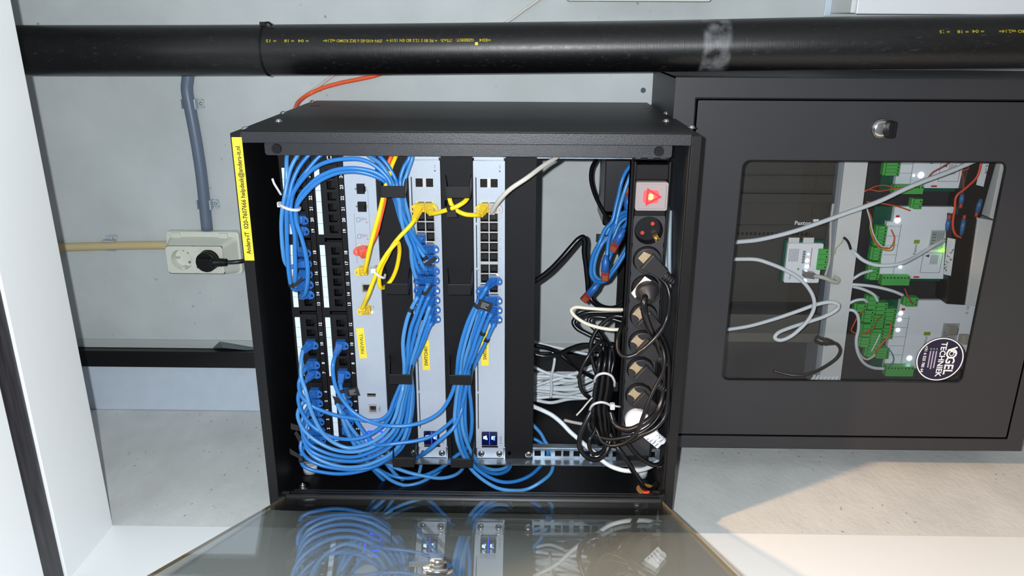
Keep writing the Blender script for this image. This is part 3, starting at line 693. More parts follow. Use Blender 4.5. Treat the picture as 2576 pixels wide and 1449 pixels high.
# ================================================================ power strip
t=thing('power_strip',(552,265,45),'long black power strip with a red lamp at the open end of the rack','power strip')
ps=t
cs=[P(x,y,d=20) for x,y in ((1632,580),(1632,653),(1626,725),(1620,797),(1615,868),(1610,940),(1605,1005),(1602,1056))]
vs=[cs[0][1]+ (cs[7][1]-cs[0][1])*i/7 for i in range(8)]
SU=552.5
b=M()
for v in vs: b.frame(sqr(SU,v,21.6,20.6,40),circ(SU,v,19.6,40),20,23)
b.box(SU-21.6,SU+21.6,vs[7]+20.6,486,20,23)
for i in range(7):
    if vs[i+1]-vs[i]>41.3: b.box(SU-21.6,SU+21.6,vs[i]+20.6,vs[i+1]-20.6,20,23)
obj('socket_face',b,PDUF,t)
b=M().box(SU-24.5,SU-21.8,40,486,18,66).box(SU+21.8,SU+24.5,40,486,18,66).box(SU-24.5,SU+24.5,40,486,40,66).box(SU-26,SU-24.5,40,486,26,30).box(SU-26,SU-24.5,40,486,36,40)
obj('housing',b,BPL,t,bev=.8)
obj('end_insert',M().box(SU-21.5,SU+21.5,44,64,19.6,40),BPL2,t,bev=.8); obj('end_insert',M().box(SU-21,SU+21,vs[0]-29,vs[0]-20.7,19.6,40),BPL2,t,bev=.8)
q=P(1641,491,d=16)
sc_=obj('switch_cover',M().rrect(SU-21.5,SU+21.5,66,vs[0]-29.5,3,12,22).rrect(SU-18.5,SU+18.5,69,vs[0]-32.5,2,11,12.4),SWC,t,bev=.6,label='clear grey square switch cover')
vm=(66+vs[0]-29.5)/2
obj('lamp_glow',M().rrect(SU-12,SU+9,vm-9,vm+9,4,10.6,11.1),LRED,sc_); obj('lamp_core',M().cyl((SU-2,vm,10.7),(SU-2,vm,10.2),4.2),LORG,sc_)
b=M(); tri=[(SU-7,vm-12),(SU+13,vm),(SU-8,vm+12)]; tri2=[(SU-4.6,vm-8),(SU+8.6,vm),(SU-5.2,vm+8)]
b.frame(tri,tri2,10.0,10.5)
obj('triangle_mark',b,REDI,sc_)
hk=[(SU-24+i*16+3,SU-24+i*16+10,34,39) for i in range(3)]
b=M().grid(SU-25,SU+25,33.9,46,40,42.5,[(SU-21,SU-13,36,40.5),(SU-4,SU+4,36,40.5),(SU+13,SU+21,36,40.5)]).box(SU-25,SU+25,44,46,20,42)
obj('bracket',b,BPL2,t,bev=.5)
b=M().grid(SU-25,SU+25,484,509,41,43.5,[(SU-16,SU+2,495.5,499.5),(SU+12,SU+20,492,503)]).box(SU-25,SU+25,484,486,20,43)
obj('bracket',b,BPL2,t,bev=.5)
for i,v in enumerate(vs):
    b=M(); c1=circ(SU,v,19.6,40); c2=circ(SU,v,17.6,40)
    b.add([(a,q,20) for a,q in c1]+[(a,q,35) for a,q in c2],[(k,(k+1)%40,40+(k+1)%40,40+k) for k in range(40)]); b.prism(c2,35,38)
    w=obj('socket_well',b,BPL,t)
    if i==0:
        for x,y in ((1616,586),(1642,563)):
            q=P(x,y,d=33); obj('shutter',M().cyl((q[0],q[1],35),(q[0],q[1],33.6),2.7),REDD,w)
        q=P(1651,600,d=24); obj('earth_clip',M().hexa([(q[0]-5,q[1]-3,22),(q[0]+1,q[1]-6,22),(q[0]+5,q[1]+1,22),(q[0]-1,q[1]+4,22)],[(q[0]-5,q[1]-3,32),(q[0]+1,q[1]-6,32),(q[0]+5,q[1]+1,32),(q[0]-1,q[1]+4,32)]).dome((q[0],q[1],22),(0,0,-1),2.6,1.6),BRASS,w)
PLGM=mat('matt charcoal plug plastic',(34,34,38),.5)
def schuko(v,label,tan='strip',m=None,relief=True,dirn=(.78,.63),hl=30,big=False):
    m=m or PLGM; t=thing('power_plug',(SU,v,20),label,'plug','plugs in the power strip')
    D_=Vector((dirn[0],dirn[1],0)).normalized(); Nn=Vector((-D_.y,D_.x,0)); c=Vector((SU,v,0))
    b=M().prism(circ(SU,v,18.4,36),10 if not big else 2,36,smooth=True)
    def q(a,w,d): p=c+D_*a+Nn*w; return (p.x,p.y,d)
    # raised grip running out to the cord
    if not big:
        b.hexa([q(-2,-13,4),q(hl,-8,6),q(hl,8,6),q(-2,13,4)],[q(-4,-14,12),q(hl,-8.5,18),q(hl,8.5,18),q(-4,14,12)])
    else: b.tube([(SU,v,4),(SU,v,-3),(SU+2,v+8,-14)],[17.6,15,6],28)
    obj('plug_body',b,m,t,bev=1.2)
    if tan=='strip':
        b=M().prism([(q(a,w,0)[0],q(a,w,0)[1]) for a,w in ((-17,-6.5),(-13,-5),(-8,-5),(-3.5,-6.5),(-3.5,-9.5),(0,-9.5),(0,9.5),(-3.5,9.5),(-3.5,6.5),(-8,5),(-13,5.2),(-17,7))],9.4,10)
        obj('sticker',b,TAN,t,label='tan cardboard sticker')
    if tan=='square': obj('sticker',M().prism([(q(a,w,0)[0],q(a,w,0)[1]) for a,w in ((-14,-7),(-3,-10),(-3,6),(-14,5))],9.4,10),TAN,t,label='tan cardboard sticker')
    if tan=='white':
        b=M().prism([(q(a,w,0)[0],q(a,w,0)[1]) for a,w in ((-18,-15),(-7,-16),(-7,17),(-16,15))],1.2,2)
        obj('sticker',b,mat('crumpled white paper',(236,228,220),.6,bump=.8,bscale=120,noise=.2,nscale=200),t,label='crumpled white label')
    if relief:
        e=[Vector(q(hl-1,0,11)),Vector(q(hl+9,0,12)),Vector(q(hl+18,0,14))]; b=M().tube(spl(e,5),[6.2,6,5.8,5.5,5.2,5,4.8,4.6,4.4,4.2,4],12)
        for i in range(4):
            z=e[0]+(e[2]-e[0])*(i/4+.1); b.tube([z,z+(e[2]-e[0]).normalized()*2.2],7.2-.5*i,12)
        obj('strain_relief',b,m,t)
    return t
schuko(vs[1],'black angled mains plug with square tan sticker, next to the empty red-shuttered outlet','square')
schuko(vs[2],'bulky black mains plug with crumpled white label on the power strip','white',relief=False,big=True)
schuko(vs[3],'black mains plug half hidden behind the thick black cord of the white-labelled plug','strip',relief=False,hl=24)
schuko(vs[4],'black mains plug with tan sticker, first of three alike after the half-hidden one','strip')
schuko(vs[5],'black mains plug with tan sticker, middle of the three alike','strip')
schuko(vs[6],'black mains plug with tan sticker, next to the white plug','strip')
WPL=mat('glossy white plug plastic',(236,238,246),.25)
t=schuko(vs[7],'white mains plug at the last outlet of the power strip',None,m=WPL,hl=34)
# white ribbed cord guard of that plug and white plug beyond
q0=Vector(P(1632,1092,d=6)); q1=Vector(P(1665,1120,d=8))
b=M().hexa([tuple(q0+Vector((-8,6,0))),tuple(q0+Vector((6,-8,0))),tuple(q1+Vector((5,-7,0))),tuple(q1+Vector((-6,7,0)))],[tuple(q0+Vector((-8,6,12))),tuple(q0+Vector((6,-8,12))),tuple(q1+Vector((5,-7,10))),tuple(q1+Vector((-6,7,10)))])
g=obj('cord_guard',b,WPL,t,bev=1.5)
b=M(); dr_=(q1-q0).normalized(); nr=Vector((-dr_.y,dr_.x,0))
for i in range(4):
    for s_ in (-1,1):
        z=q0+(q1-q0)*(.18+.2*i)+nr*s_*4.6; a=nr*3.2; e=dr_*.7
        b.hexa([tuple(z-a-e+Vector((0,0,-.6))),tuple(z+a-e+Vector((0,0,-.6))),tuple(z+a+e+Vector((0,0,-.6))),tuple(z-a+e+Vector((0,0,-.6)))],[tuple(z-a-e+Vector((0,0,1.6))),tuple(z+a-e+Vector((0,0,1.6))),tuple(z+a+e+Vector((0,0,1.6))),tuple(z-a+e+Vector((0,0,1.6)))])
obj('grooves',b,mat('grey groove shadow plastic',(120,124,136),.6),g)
t=thing('cable_connector',P(1668,1150,d=60),'white oval cable connector wedged beside the bottom plate of the rack','connector')
a_=[Vector(P(x,y,d=60)) for x,y in ((1662,1113),(1666,1135),(1664,1160),(1662,1185))]
obj('connector_body',M().tube(spl(a_,5),[4,7,9,10,10.5,11,11,11,10.5,10,9.5,8,7,6,5,4][:len(spl(a_,5))],16,flat=.7),WPL,t)
obj('cord',M().tube(spl([tuple(a_[3]),tuple(Vector(P(1664,1210,d=60))),tuple(Vector(P(1660,1240,d=90)))],5),4,10),WPL,t)
# ================================================================ cables
def fpath(s):
    pts=[[float(x) for x in t.split(',')] for t in s.split()]
    ds=[(i,p[2]) for i,p in enumerate(pts) if len(p)>2]
    out=[]
    for i,p in enumerate(pts):
        if len(p)>2: d=p[2]
        else:
            lo=[z for z in ds if z[0]<=i]; hi=[z for z in ds if z[0]>=i]
            if not lo: d=hi[0][1]
            elif not hi: d=lo[-1][1]
            else:
                (i0,d0),(i1,d1)=lo[-1],hi[0]; d=d0+(d1-d0)*(i-i0)/(i1-i0)
        out.append(Vector(P(p[0],p[1],d=d)))
    return out
def boot(parent,port,ex,m,name='boot',side=1,size=1.0):
    u,v,d=port; p=Vector((u,v,d)); ex=Vector(ex)
    b=M(); n=8
    k=[p+Vector((0,0,2)),p+Vector((0,0,-7)),p+Vector((0,0,-11)),(p+Vector((0,0,-14)))*.6+ex*.4,ex]
    # square base, round nose
    b.box(u-6*size,u+6.2*size,v-5.6*size,v+5.6*size,d-11,d+1.5)
    st=p+Vector((0,0,-8)); mid=st*.55+ex*.45
    b.tube([st,st+Vector((0,0,-3)),mid,ex],[7.6*size,7.2*size,6.0*size,4.9*size],4,ph=PI/4,smooth=False)
    ax_=ex-st
    if ax_.length>1:
        for i in range(4):
            z=st+ax_*(.34+.15*i); b.tube([z,z+ax_.normalized()*.7],(6.9-.45*i)*size,4,ph=PI/4,smooth=False)
    o=obj(name,b,m,parent,bev=.7)
    s=side; lv=2.0
    out=[(u+s*4,v-5.6),(u+s*8,v-5.8+lv*.3),(u+s*11.4,v-4.2+lv),(u+s*12.6,v-1+lv),(u+s*12.2,v+2.4+lv),(u+s*9.6,v+4.6+lv),(u+s*4,v+5.4+lv)]
    inn=[(u+s*7.4,v-1.4+lv),(u+s*8.4,v-2.2+lv),(u+s*9.8,v-1.9+lv),(u+s*10.5,v-.6+lv),(u+s*10.3,v+1.2+lv),(u+s*9.2,v+2.2+lv),(u+s*7.6,v+1.6+lv)]
    b=M().frame(out,inn,d-10,d-6.6)
    obj('latch_guard',b,m,o,bev=.4)
    return o
ALLP={}
def cable(label,s,m=None,r=2.95,a=None,z=None,bm=None,group='blue patch cables',name='patch_cable',sa=1,sz_=1,tags=(),k=7,seg=10,cat='cable'):
    m=m or BLUE; pts=fpath(s) if isinstance(s,str) else [Vector(p) for p in s]
    if a is None and z is None and not tags:
        o=obj(name,M().tube(spl(pts,k),r,seg),m); return tag(o,label,cat,group)
    mid=pts[len(pts)//2]; t=thing(name,tuple(mid),label,cat,group)
    full=list(pts)
    if a: boot(t,a,pts[0],bm or BBOOT,side=sa); full=[Vector(a)*.35+pts[0]*.65]+full
    if z: boot(t,z,pts[-1],bm or BBOOT,side=sz_); full=full+[Vector(z)*.35+pts[-1]*.65]
    sp=spl(full,k); obj('jacket',M().tube(sp,r,seg),m,t)
    for tg in tags:
        c=Vector(P(tg[0],tg[1],d=0)); best=min(range(1,len(sp)-1),key=lambda i:(proj(sp[i])-Vector((tg[0],tg[1]))).length)
        q=sp[best]; dr=(sp[best+1]-sp[best-1]).normalized(); b=M().tube([q-dr*2.6,q+dr*2.6],r+.8,12)
        if len(tg)>2:
            cor=[Vector(P(x,y,d=q.z-r-1.5)) for x,y in tg[2]]; b.hexa([tuple(c_) for c_ in cor],[tuple(c_+Vector((0,0,.8))) for c_ in cor])
        g=obj('hook_tape',b,mat('black hook tape',(24,24,27),.8),t)
        if len(tg)>3:
            K=[Vector(P(x,y,d=q.z-r-1.6)) for x,y in tg[2]]; b=M()
            def bi(s_,t_): return (K[0]*(1-s_)+K[1]*s_)*(1-t_)+(K[3]*(1-s_)+K[2]*s_)*t_
            for i in range(4):
                t0=.22+i*.16; e_=(.8,.78,.6,.76)[i]; qs=[bi(.26,t0),bi(e_,t0),bi(e_,t0+.07),bi(.26,t0+.07)]
                b.hexa([tuple(w_) for w_ in qs],[tuple(w_+Vector((0,0,.2))) for w_ in qs])
            obj('print',b,mat('grey tape print',(130,130,134),.7),g)
    ALLP[label]=sp
    return t
def proj(p):
    r=RM@(Vector(p)-Vector(CAM)); return Vector((1288+FOC*r[0]/r[2],724.5+FOC*r[1]/r[2]))
def p1(n): return (UU+25.8,pv(n),41)
def p2(n): return (2*UU+25.8,pv(n),41)
def s1(r,c): return (ru(4)+(15.4,28.2)[c],SWR[r-1],42)
def s2(r,c): return (ru(6)+(15.4,28.2)[c],SWR[r-1],42)
# --- bundle looping from the outer patch panel over to SWITCH01
cable('blue cable from port 17 of the outer patch panel, outermost of the tied loop','742,668,22 728,672,14 717,659,8 712,633,2 709,598 708,560 711,522,-2 715,500 722,460 731,425 748,392,26 775,362,36 830,345,40 890,362,36 928,392,22 956,412,12 977,442 988,465,4 1003,500,6 1009,550 1023,600 1033,624 1035,648 1040,679 1046,697,20',BLUE2,a=p1(17),z=s1(8,0),sz_=-1)
cable('blue cable from port 15 of the outer patch panel, second strand of the tied loop','750,728,20 741,729,10 733,719,4 727,689,-3 724,651 722,606 721,560 722,525,-6 727,500 735,460 752,422 775,392,24 810,360,30 870,345,36 925,360,32 955,392,20 977,419 995,452 999,467,12 1009,500,14 1014,560 1027,605 1040,640 1046,663 1054,683,20',a=p1(15),z=s1(7,0),tags=((745,712,((733,722),(737,727),(762,704),(757,697))),),sz_=-1)
cable('blue cable from port 16 of the outer patch panel, third strand of the tied loop','752,700,20 746,712,8 742,704,0 743,681,-2 742,636 741,590 735,560 731,525,-3 735,495 750,460 775,426 805,392,28 850,362,34 930,350,38 1000,366,34 1030,392,24 1016,421 1008,445 1007,463,16 1012,500,16 1018,550 1042,616 1055,652 1068,676,18',a=p1(16),z=s1(7,1))
cable('blue cable from port 20 of the outer patch panel, straight strand rising behind the bar','745,552,26 736,545,14 727,520,8 721,480 721,430,16 722,392,26 730,366,34 800,350,40 960,352,42 1030,372,38 1037,392,28 1024,435 1014,467,22 1017,500,20 1030,550 1049,613 1068,648 1074,658,20',BLUE2,a=p1(20),z=s1(6,1),tags=((1068,650,((1066,664),(1074,671),(1100,653),(1094,645))),))
cable('blue cable from port 18 of the outer patch panel, topmost wide arc','750,628,20 745,600,8 735,545,6 730,511,4 739,483 754,460 777,434 804,415 832,405 865,400,4 901,400 930,409 956,427 978,452 985,470,2 1000,500,8 1020,555 1044,600 1060,622 1069,634,18',a=p1(18),z=s1(5,1))
cable('blue cable from port 19 of the outer patch panel, middle wide arc','750,578,22 747,552,12 745,522,2 757,490 777,467 797,449 818,437 846,427 880,423,0 915,426 949,436 977,458 982,475,6 996,500,26 1014,560 1035,600 1050,615,24',BLUE,a=p1(19),z=s1(4,0),sz_=-1)
cable('blue cable from port 14 of the outer patch panel, lowest wide arc','758,748,20 767,739,8 773,712,-2 774,681,-5 772,657 765,621 756,590 746,560 744,530,-3 750,512 763,494 785,470 804,455 832,441 859,433 900,432,4 940,442 968,458 978,478,12 992,500,32 1010,560 1036,620 1050,642,24',a=p1(14),z=s1(5,0),sz_=-1)
# --- arcs from the outer patch panel through the third ring
cable('blue cable from port 10 of the outer patch panel crossing over all the arcs','762,884,20 757,915,8 758,950,0 768,980,-8 780,1025,-14 795,1061 813,1091 841,1114 877,1127 913,1121 949,1105 976,1080 994,1048 1003,1016 1012,985,-6 1016,955,2 1017,920,4 1015,890 1014,860 1018,830 1027,795 1038,770 1049,750,14',BLUE2,a=p1(10),z=s1(9,0),sz_=-1,tags=((1033,780),))
cable('blue cable from port 8 of the outer patch panel, highest of the flat arcs','768,928,22 758,945,12 752,965,6 758,995 780,1018 815,1035 850,1046 886,1052 922,1058,-4 958,1056 978,1040 990,1010 1005,975,2 1019,945,6 1026,895 1028,860 1034,825 1045,795 1056,765 1066,740 1076,718,16',a=p1(8),z=s1(8,1),tags=((1063,735,((1066,740),(1072,745),(1086,722),(1087,712))),))
cable('blue cable from port 7 of the outer patch panel, second of the flat arcs','772,956,24 757,975,10 750,1000,4 759,1036 780,1066 806,1086 841,1101 886,1105,-4 922,1097 949,1082 975,1058 992,1020 1012,970,6 1022,940,9 1028,905 1036,870 1046,830 1058,795 1070,765 1078,748,18',a=p1(7),z=s1(9,1))
cable('blue cable from port 6 of the outer patch panel, third of the flat arcs','776,1000,24 760,1015,14 749,1040,8 755,1066 773,1091 802,1113 841,1131 886,1137,-2 922,1130 958,1113 985,1088 1003,1055 1012,1010 1021,970,10 1026,940,13 1034,910 1046,875 1058,835 1071,800 1080,774,18',BLUE2,a=p1(6),z=s1(10,1))
cable('blue cable from port 5 of the outer patch panel, fourth of the flat arcs','776,1022,26 764,1045,16 758,1065,10 762,1090 780,1118 815,1137 850,1147 895,1149,2 931,1138 967,1120 994,1093 1010,1055 1019,1010 1028,970,14 1031,940,17 1038,915 1050,888 1064,850 1076,815 1082,796,20',a=p1(5),z=s1(11,1))
cable('blue cable from port 4 of the outer patch panel, fifth of the flat arcs','770,1040,28 762,1070,18 764,1106,10 780,1132 815,1150 859,1159 904,1159,4 940,1148 976,1128 1003,1100 1020,1062 1028,1010 1032,970,18 1034,940,21 1040,915 1052,890 1066,860 1076,832 1084,815,20',a=p1(4),z=s1(12,1))
cable('blue cable from port 3 of the outer patch panel, sixth of the flat arcs','774,1066,28 766,1095,18 770,1123,10 788,1147 824,1165 868,1175 913,1172,4 949,1160 985,1140 1012,1109 1026,1071 1033,1020 1036,970,22 1034,940,26 1026,905 1026,870 1034,830 1048,790 1056,765,26',BLUE2,a=p1(3),z=s1(10,0),sz_=-1)
cable('blue cable from port 2 of the outer patch panel, seventh of the flat arcs','776,1088,28 760,1105,16 757,1130,8 773,1153 806,1170 850,1179 895,1181,6 940,1174 976,1153 1006,1124 1024,1085 1036,1040 1038,975,26 1030,940,30 1030,900 1036,860 1048,820 1058,790,28',a=p1(2),z=s1(11,0),sz_=-1)
cable('blue cable from port 1 of the outer patch panel, lowest of the flat arcs','778,1110,28 762,1130,16 757,1152,8 762,1170 777,1180 806,1187 850,1192 895,1188,8 940,1175 976,1156 1008,1130 1028,1090 1034,1040 1030,975,32 1022,940,34 1022,900 1030,850 1044,815,30',BLUE,a=p1(1),tags=((758,1158,((728,1128),(730,1142),(762,1158),(762,1150))),))
# --- from the second patch panel
cable('blue cable from port 10 of the second patch panel, passing in front of SWITCH01','844,893,20 838,915,8 839,950 848,982,0 865,1010 886,1034 910,1051 940,1064,-10 976,1071,-14 1030,1070 1075,1057 1108,1036 1130,1004 1142,975,0 1149,940,2 1153,900 1160,865 1170,830 1181,800 1195,772 1210,748 1224,724,16',BLUE,a=p2(10),z=s2(8,1),tags=((1198,768,((1205,752),(1240,764),(1231,786),(1199,774)),(-.35,-1,0)),))
cable('blue cable from port 7 of the second patch panel ending beside the writing tag','856,966,22 862,990,12 872,1015,6 895,1057 922,1096 945,1118,0 975,1118,-6 1009,1114 1051,1108 1088,1096 1120,1074 1145,1050 1160,1020 1172,975,16 1176,940,18 1183,918 1193,893 1204,864 1216,835 1226,808 1234,793,18',BLUE,a=p2(7),z=s2(11,1),tags=((869,985,((868,980),(898,974),(905,995),(874,998)),(-.2,-1,0)),(1208,838)))
cable('blue cable from port 6 of the second patch panel hanging lowest under the rings','848,1010,24 856,1035,14 868,1070,12 884,1105,14 905,1140,20 935,1172,34 960,1190,40 987,1210,46 1020,1221,50 1051,1216,56 1079,1203,70 1105,1185,90 1130,1150,120',BLUE2,a=p2(6),tags=((850,1012,((836,996),(842,1010),(866,1020),(858,1004))),))
cable('blue cable from port 5 of the second patch panel sagging under both lower rings','858,1030,26 868,1052,18 886,1080,16 913,1112,20 949,1148,32 978,1168,40 1003,1180,44 1033,1190,46 1070,1198,48 1106,1203,52 1140,1197,60 1162,1181,80 1172,1150,110',BLUE2,a=p2(5))
cable('blue cable from port 4 of the second patch panel rising to the middle lower ring','862,1052,28 870,1075,22 888,1106,26 912,1140,36 940,1172,48 978,1194,58 1015,1203,60 1051,1200,58 1088,1188,50 1125,1166,34 1150,1145,30 1172,1130,30 1183,1100,30 1187,1060,30 1184,1010,30 1180,975,28 1184,940,30 1191,925 1200,905 1213,880 1225,855 1235,832 1242,818,18',BLUE,a=p2(4),z=s2(12,1),tags=((1196,843),))
cable('blue cable from port 3 of the second patch panel curling back behind the third ring','866,1072,30 876,1095,26 896,1125,34 920,1158,46 945,1188,58 967,1210,66 985,1226,76 999,1221,90 1004,1205,110',BLUE,a=p2(3))
cable('blue cable from port 2 of the second patch panel bending up behind the galvanised rail','876,1085,32 892,1105,26 920,1130,28 950,1152,36 970,1165,48 985,1182,56 1003,1200,64 1025,1210,70 1045,1207,76 1054,1190,84 1060,1165,100',BLUE2,a=p2(2))
cable('blue cable crossing SWITCH01 lower screw, ending at the galvanised rail','1044,1152,30 1050,1150,22 1069,1139,4 1106,1108,-8 1140,1077,-4 1158,1040,10 1167,1000,20 1164,970,24 1163,940,26 1170,905 1180,872 1192,840 1204,808 1212,784,26',BLUE,z=s2(11,0),sz_=-1)
# --- SWITCH02 downwards
cable('blue cable from SWITCH02 making the largest loop below the galvanised rail','1207,752,18 1199,775,14 1188,805 1178,835 1168,870 1160,905 1157,940,8 1152,975,6 1147,1010 1144,1060 1150,1105,4 1162,1140,10 1175,1162,16 1188,1183,20 1215,1207 1252,1228 1288,1234,26 1325,1231 1361,1212,40 1386,1189,58 1391,1165,74 1384,1132,90 1370,1108,96 1360,1090,98 1341,1070,100 1315,1050,110',BLUE2,a=s2(9,0),sa=-1,tags=((1199,770),))
cable('blue cable making the second largest loop below the rail beside SWITCH02','1230,770,18 1222,787,12 1210,817 1198,850 1187,885 1176,915 1169,940,12 1160,975 1154,1020 1153,1065,8 1160,1105 1172,1140,14 1190,1170,20 1224,1197 1261,1212,30 1297,1211,40 1334,1196,54 1360,1172,74 1378,1145,92 1374,1125,100 1358,1112,106 1341,1103,110 1310,1090,118',BLUE,a=s2(10,1))
cable('blue cable with the small loop tucked under the SWITCH02 corner','1205,790,30 1192,830,28 1180,870 1170,905 1166,940,20 1162,975 1160,1030 1163,1075,14 1175,1115 1190,1145,22 1203,1163,34 1225,1178,50 1250,1182,60 1272,1176,72 1285,1160,90',BLUE2,a=s2(10,0),sa=-1)
cable('blue cable with the slightly lower small loop under the SWITCH02 corner','1206,802,32 1196,830,34 1186,870,34 1178,905 1173,940,28 1170,1000 1170,1060,22 1176,1110 1188,1145,30 1205,1172,44 1228,1188,58 1255,1192,68 1278,1182,84 1290,1160,100',BLUE,a=s2(12,0),sa=-1)
# --- yellow, orange and grey
cable('thick yellow cable from the firewall port beside the orange one','917,686,14 919,676,6 931,621,-8 942,579 955,532,-4 963,499,4 969,470,8 980,440,14 985,419,22 996,392,30 1005,360,60',YEL,a=(FP[1][0],FP[1][1],42),bm=YBOOT,sa=-1,group=None,r=3.0)
cable('orange cable from the first firewall network port','914,644,16 922,634,6 935,612,0 949,580,-2 955,555,-2 967,505,8 971,470,16 970,440,24 977,412,30 984,392,34 992,360,70',ORA,a=(FP[0][0],FP[0][1],42),bm=mat('orange moulded boot',(236,92,70),.42),sa=-1,group=None,r=2.9)
yc=cable('yellow cable coiled once between firewall and SWITCH01','912,776,14 917,762,4 926,742,-8 938,710,-12 950,680,-14 966,650,-12 984,625,-10 1000,610,-4 1005,625,6 1003,650,14 996,680,18 984,705,18 968,722,12 957,722,2 954,700,-2 960,672,-4 972,648,-6 988,618,-4 1007,594,0 1030,570,6 1042,554,12',YEL,a=(FP[3][0],FP[3][1],42),z=s1(1,0),bm=YBOOT,sa=-1,sz_=-1,group='yellow patch cables')
t=thing('cable_tie',P(955,690,d=-18),'white cable tie around the coiled yellow cable','cable tie')
a_=Vector(P(939,682,d=-22)); z_=Vector(P(965,699,d=-20))
b=M().tube(spl([a_+Vector((0,0,22)),a_+Vector((-1,-1,6)),a_,(a_+z_)/2+Vector((0,0,-3)),z_,z_+Vector((0,0,14))],6),1.8,8)
obj('strap',b,NYL,t); obj('tie_head',M().box(a_[0]-3,a_[0]+4,a_[1]-4,a_[1]+3,a_[2]-3,a_[2]+3),NYL,t,bev=.8)
cable('yellow cable crossing between the two switches through the second organiser','1086,537,16 1100,535,6 1128,527,-8 1150,519,-10 1170,506,-6 1177,494,0 1172,484,6 1155,480,10 1137,484,10 1131,492,6 1131,499,2 1136,515,0 1149,529,0 1170,539,-2 1198,541,6 1208,541,16',YEL,a=s1(1,1),z=s2(1,0),bm=YBOOT,sz_=-1,group='yellow patch cables',r=3.1,tags=((1131,527,((1123,534),(1145,528),(1150,546),(1124,547))),))
cable('light grey cable from SWITCH02 curving up over the blank panel','1237,534,14 1246,518,0 1262,497,-12 1285,475,-18 1325,448,-16 1368,416,8 1403,393,30 1430,365,44 1470,340,70',GREYC,a=s2(1,1),bm=mat('grey moulded boot',(196,192,186),.4),group=None,r=3.1)
# ties and loose bits at the outer patch panel
t=thing('cable_tie',P(727,520,d=-8),'white cable tie around the blue loop beside the outer patch panel','cable tie')
L=[Vector(P(x,y,d=d)) for x,y,d in ((703,512,8),(706,516,-8),(718,523,-14),(735,528,-14),(750,528,-10),(754,522,6))]
obj('strap',M().tube(spl(L,6),2.0,8,flat=1.2),NYL,t); obj('tie_head',M().box(*(lambda q:(q[0]-3,q[0]+3,q[1]-3,q[1]+4,2,9))(P(704,513,d=6))),NYL,t,bev=.8)
L=[P(x,y,d=d) for x,y,d in ((707,490,6),(698,475,2),(690,462,0),(685,449,0))]
obj('tie_tail',M().tube(spl(L,6),1.6,6),NYL,t)
for a,z,l in ((((731,1065),(732,1080),(757,1085),(758,1073)),8,'black hook tape flag sticking out beside the blue arcs, upper one'),(((740,1090),(746,1084),(764,1112),(756,1120)),12,'black hook tape flag pointing down beside the blue arcs')):
    c_=[Vector(P(x,y,d=z)) for x,y in a]; obj('hook_tape_flag',M().hexa([tuple(q) for q in c_],[tuple(q+Vector((0,0,1))) for q in c_]),MT['black hook tape'],label=l,cat='cable tag',group='loose hook tape flags')
# --- blue cords with red plugs behind the power strip
def redplug(t,tip,back,wid=6):
    tip=Vector(tip); back=Vector(back); D_=(back-tip).normalized(); Nn=Vector((-D_.y,D_.x,0)).normalized()
    def bx(s0,s1,w,h0,h1,m,name,par,**k):
        a=[tip+D_*s0-Nn*w,tip+D_*s0+Nn*w,tip+D_*s1+Nn*w,tip+D_*s1-Nn*w]
        return obj(name,M().hexa([tuple(q+Vector((0,0,h0))) for q in a],[tuple(q+Vector((0,0,h1))) for q in a]),m,par,bev=.5,**k)
    g=bx(0,20,5.6,-4,4,REDP,'plug',t,label='clear red plug')
    bx(1,9,4.2,-4.6,-4,mat('gold contacts',(150,84,52),.35,.4),'contacts',g)
    b=M().tube([tip+D_*14,tip+D_*30,tip+D_*34,tip+D_*40],[6.8,6.4,4.6,3.6],8,ph=PI/8)
    for i in range(4): b.tube([tip+D_*(26+i*3.4),tip+D_*(27.4+i*3.4)],5.6-.4*i,10)
    obj('boot',b,BBOOT,t)
RPS=[((1466,757,150),(1500,720,150),'blue cable ending in a clear red plug that points towards the blank panel','1500,722,150 1512,708,150 1524,690,160 1530,660,172 1545,620,176 1560,580,180 1578,560,190 1592,548,200'),
((1521,706,128),(1523,668,130),'blue cable hanging straight with a clear red plug pointing away from the pipe','1524,664,132 1527,640,134 1531,605,142 1540,575,150 1556,553,158 1575,540,168 1592,536,178'),
((1538,632,150),(1554,604,152),'blue cable whose red plug points at the tag with writing behind the power strip','1553,606,152 1560,590,156 1570,570,160 1580,556,168 1594,548,178'),
((1582,470,170),(1579,512,170),'blue cable whose red plug points towards the drain pipe behind the power strip','1579,508,170 1579,530,172 1578,560,176 1584,585,182')]
for tp,bk,lab,s in RPS:
    pt_=fpath(s); t=thing('patch_cable',tuple(pt_[0]),lab,'cable','blue cables with red plugs')
    obj('jacket',M().tube(spl(pt_,7),3.0,10),BLUE,t); redplug(t,P(tp[0],tp[1],d=tp[2]),P(bk[0],bk[1],d=bk[2]))
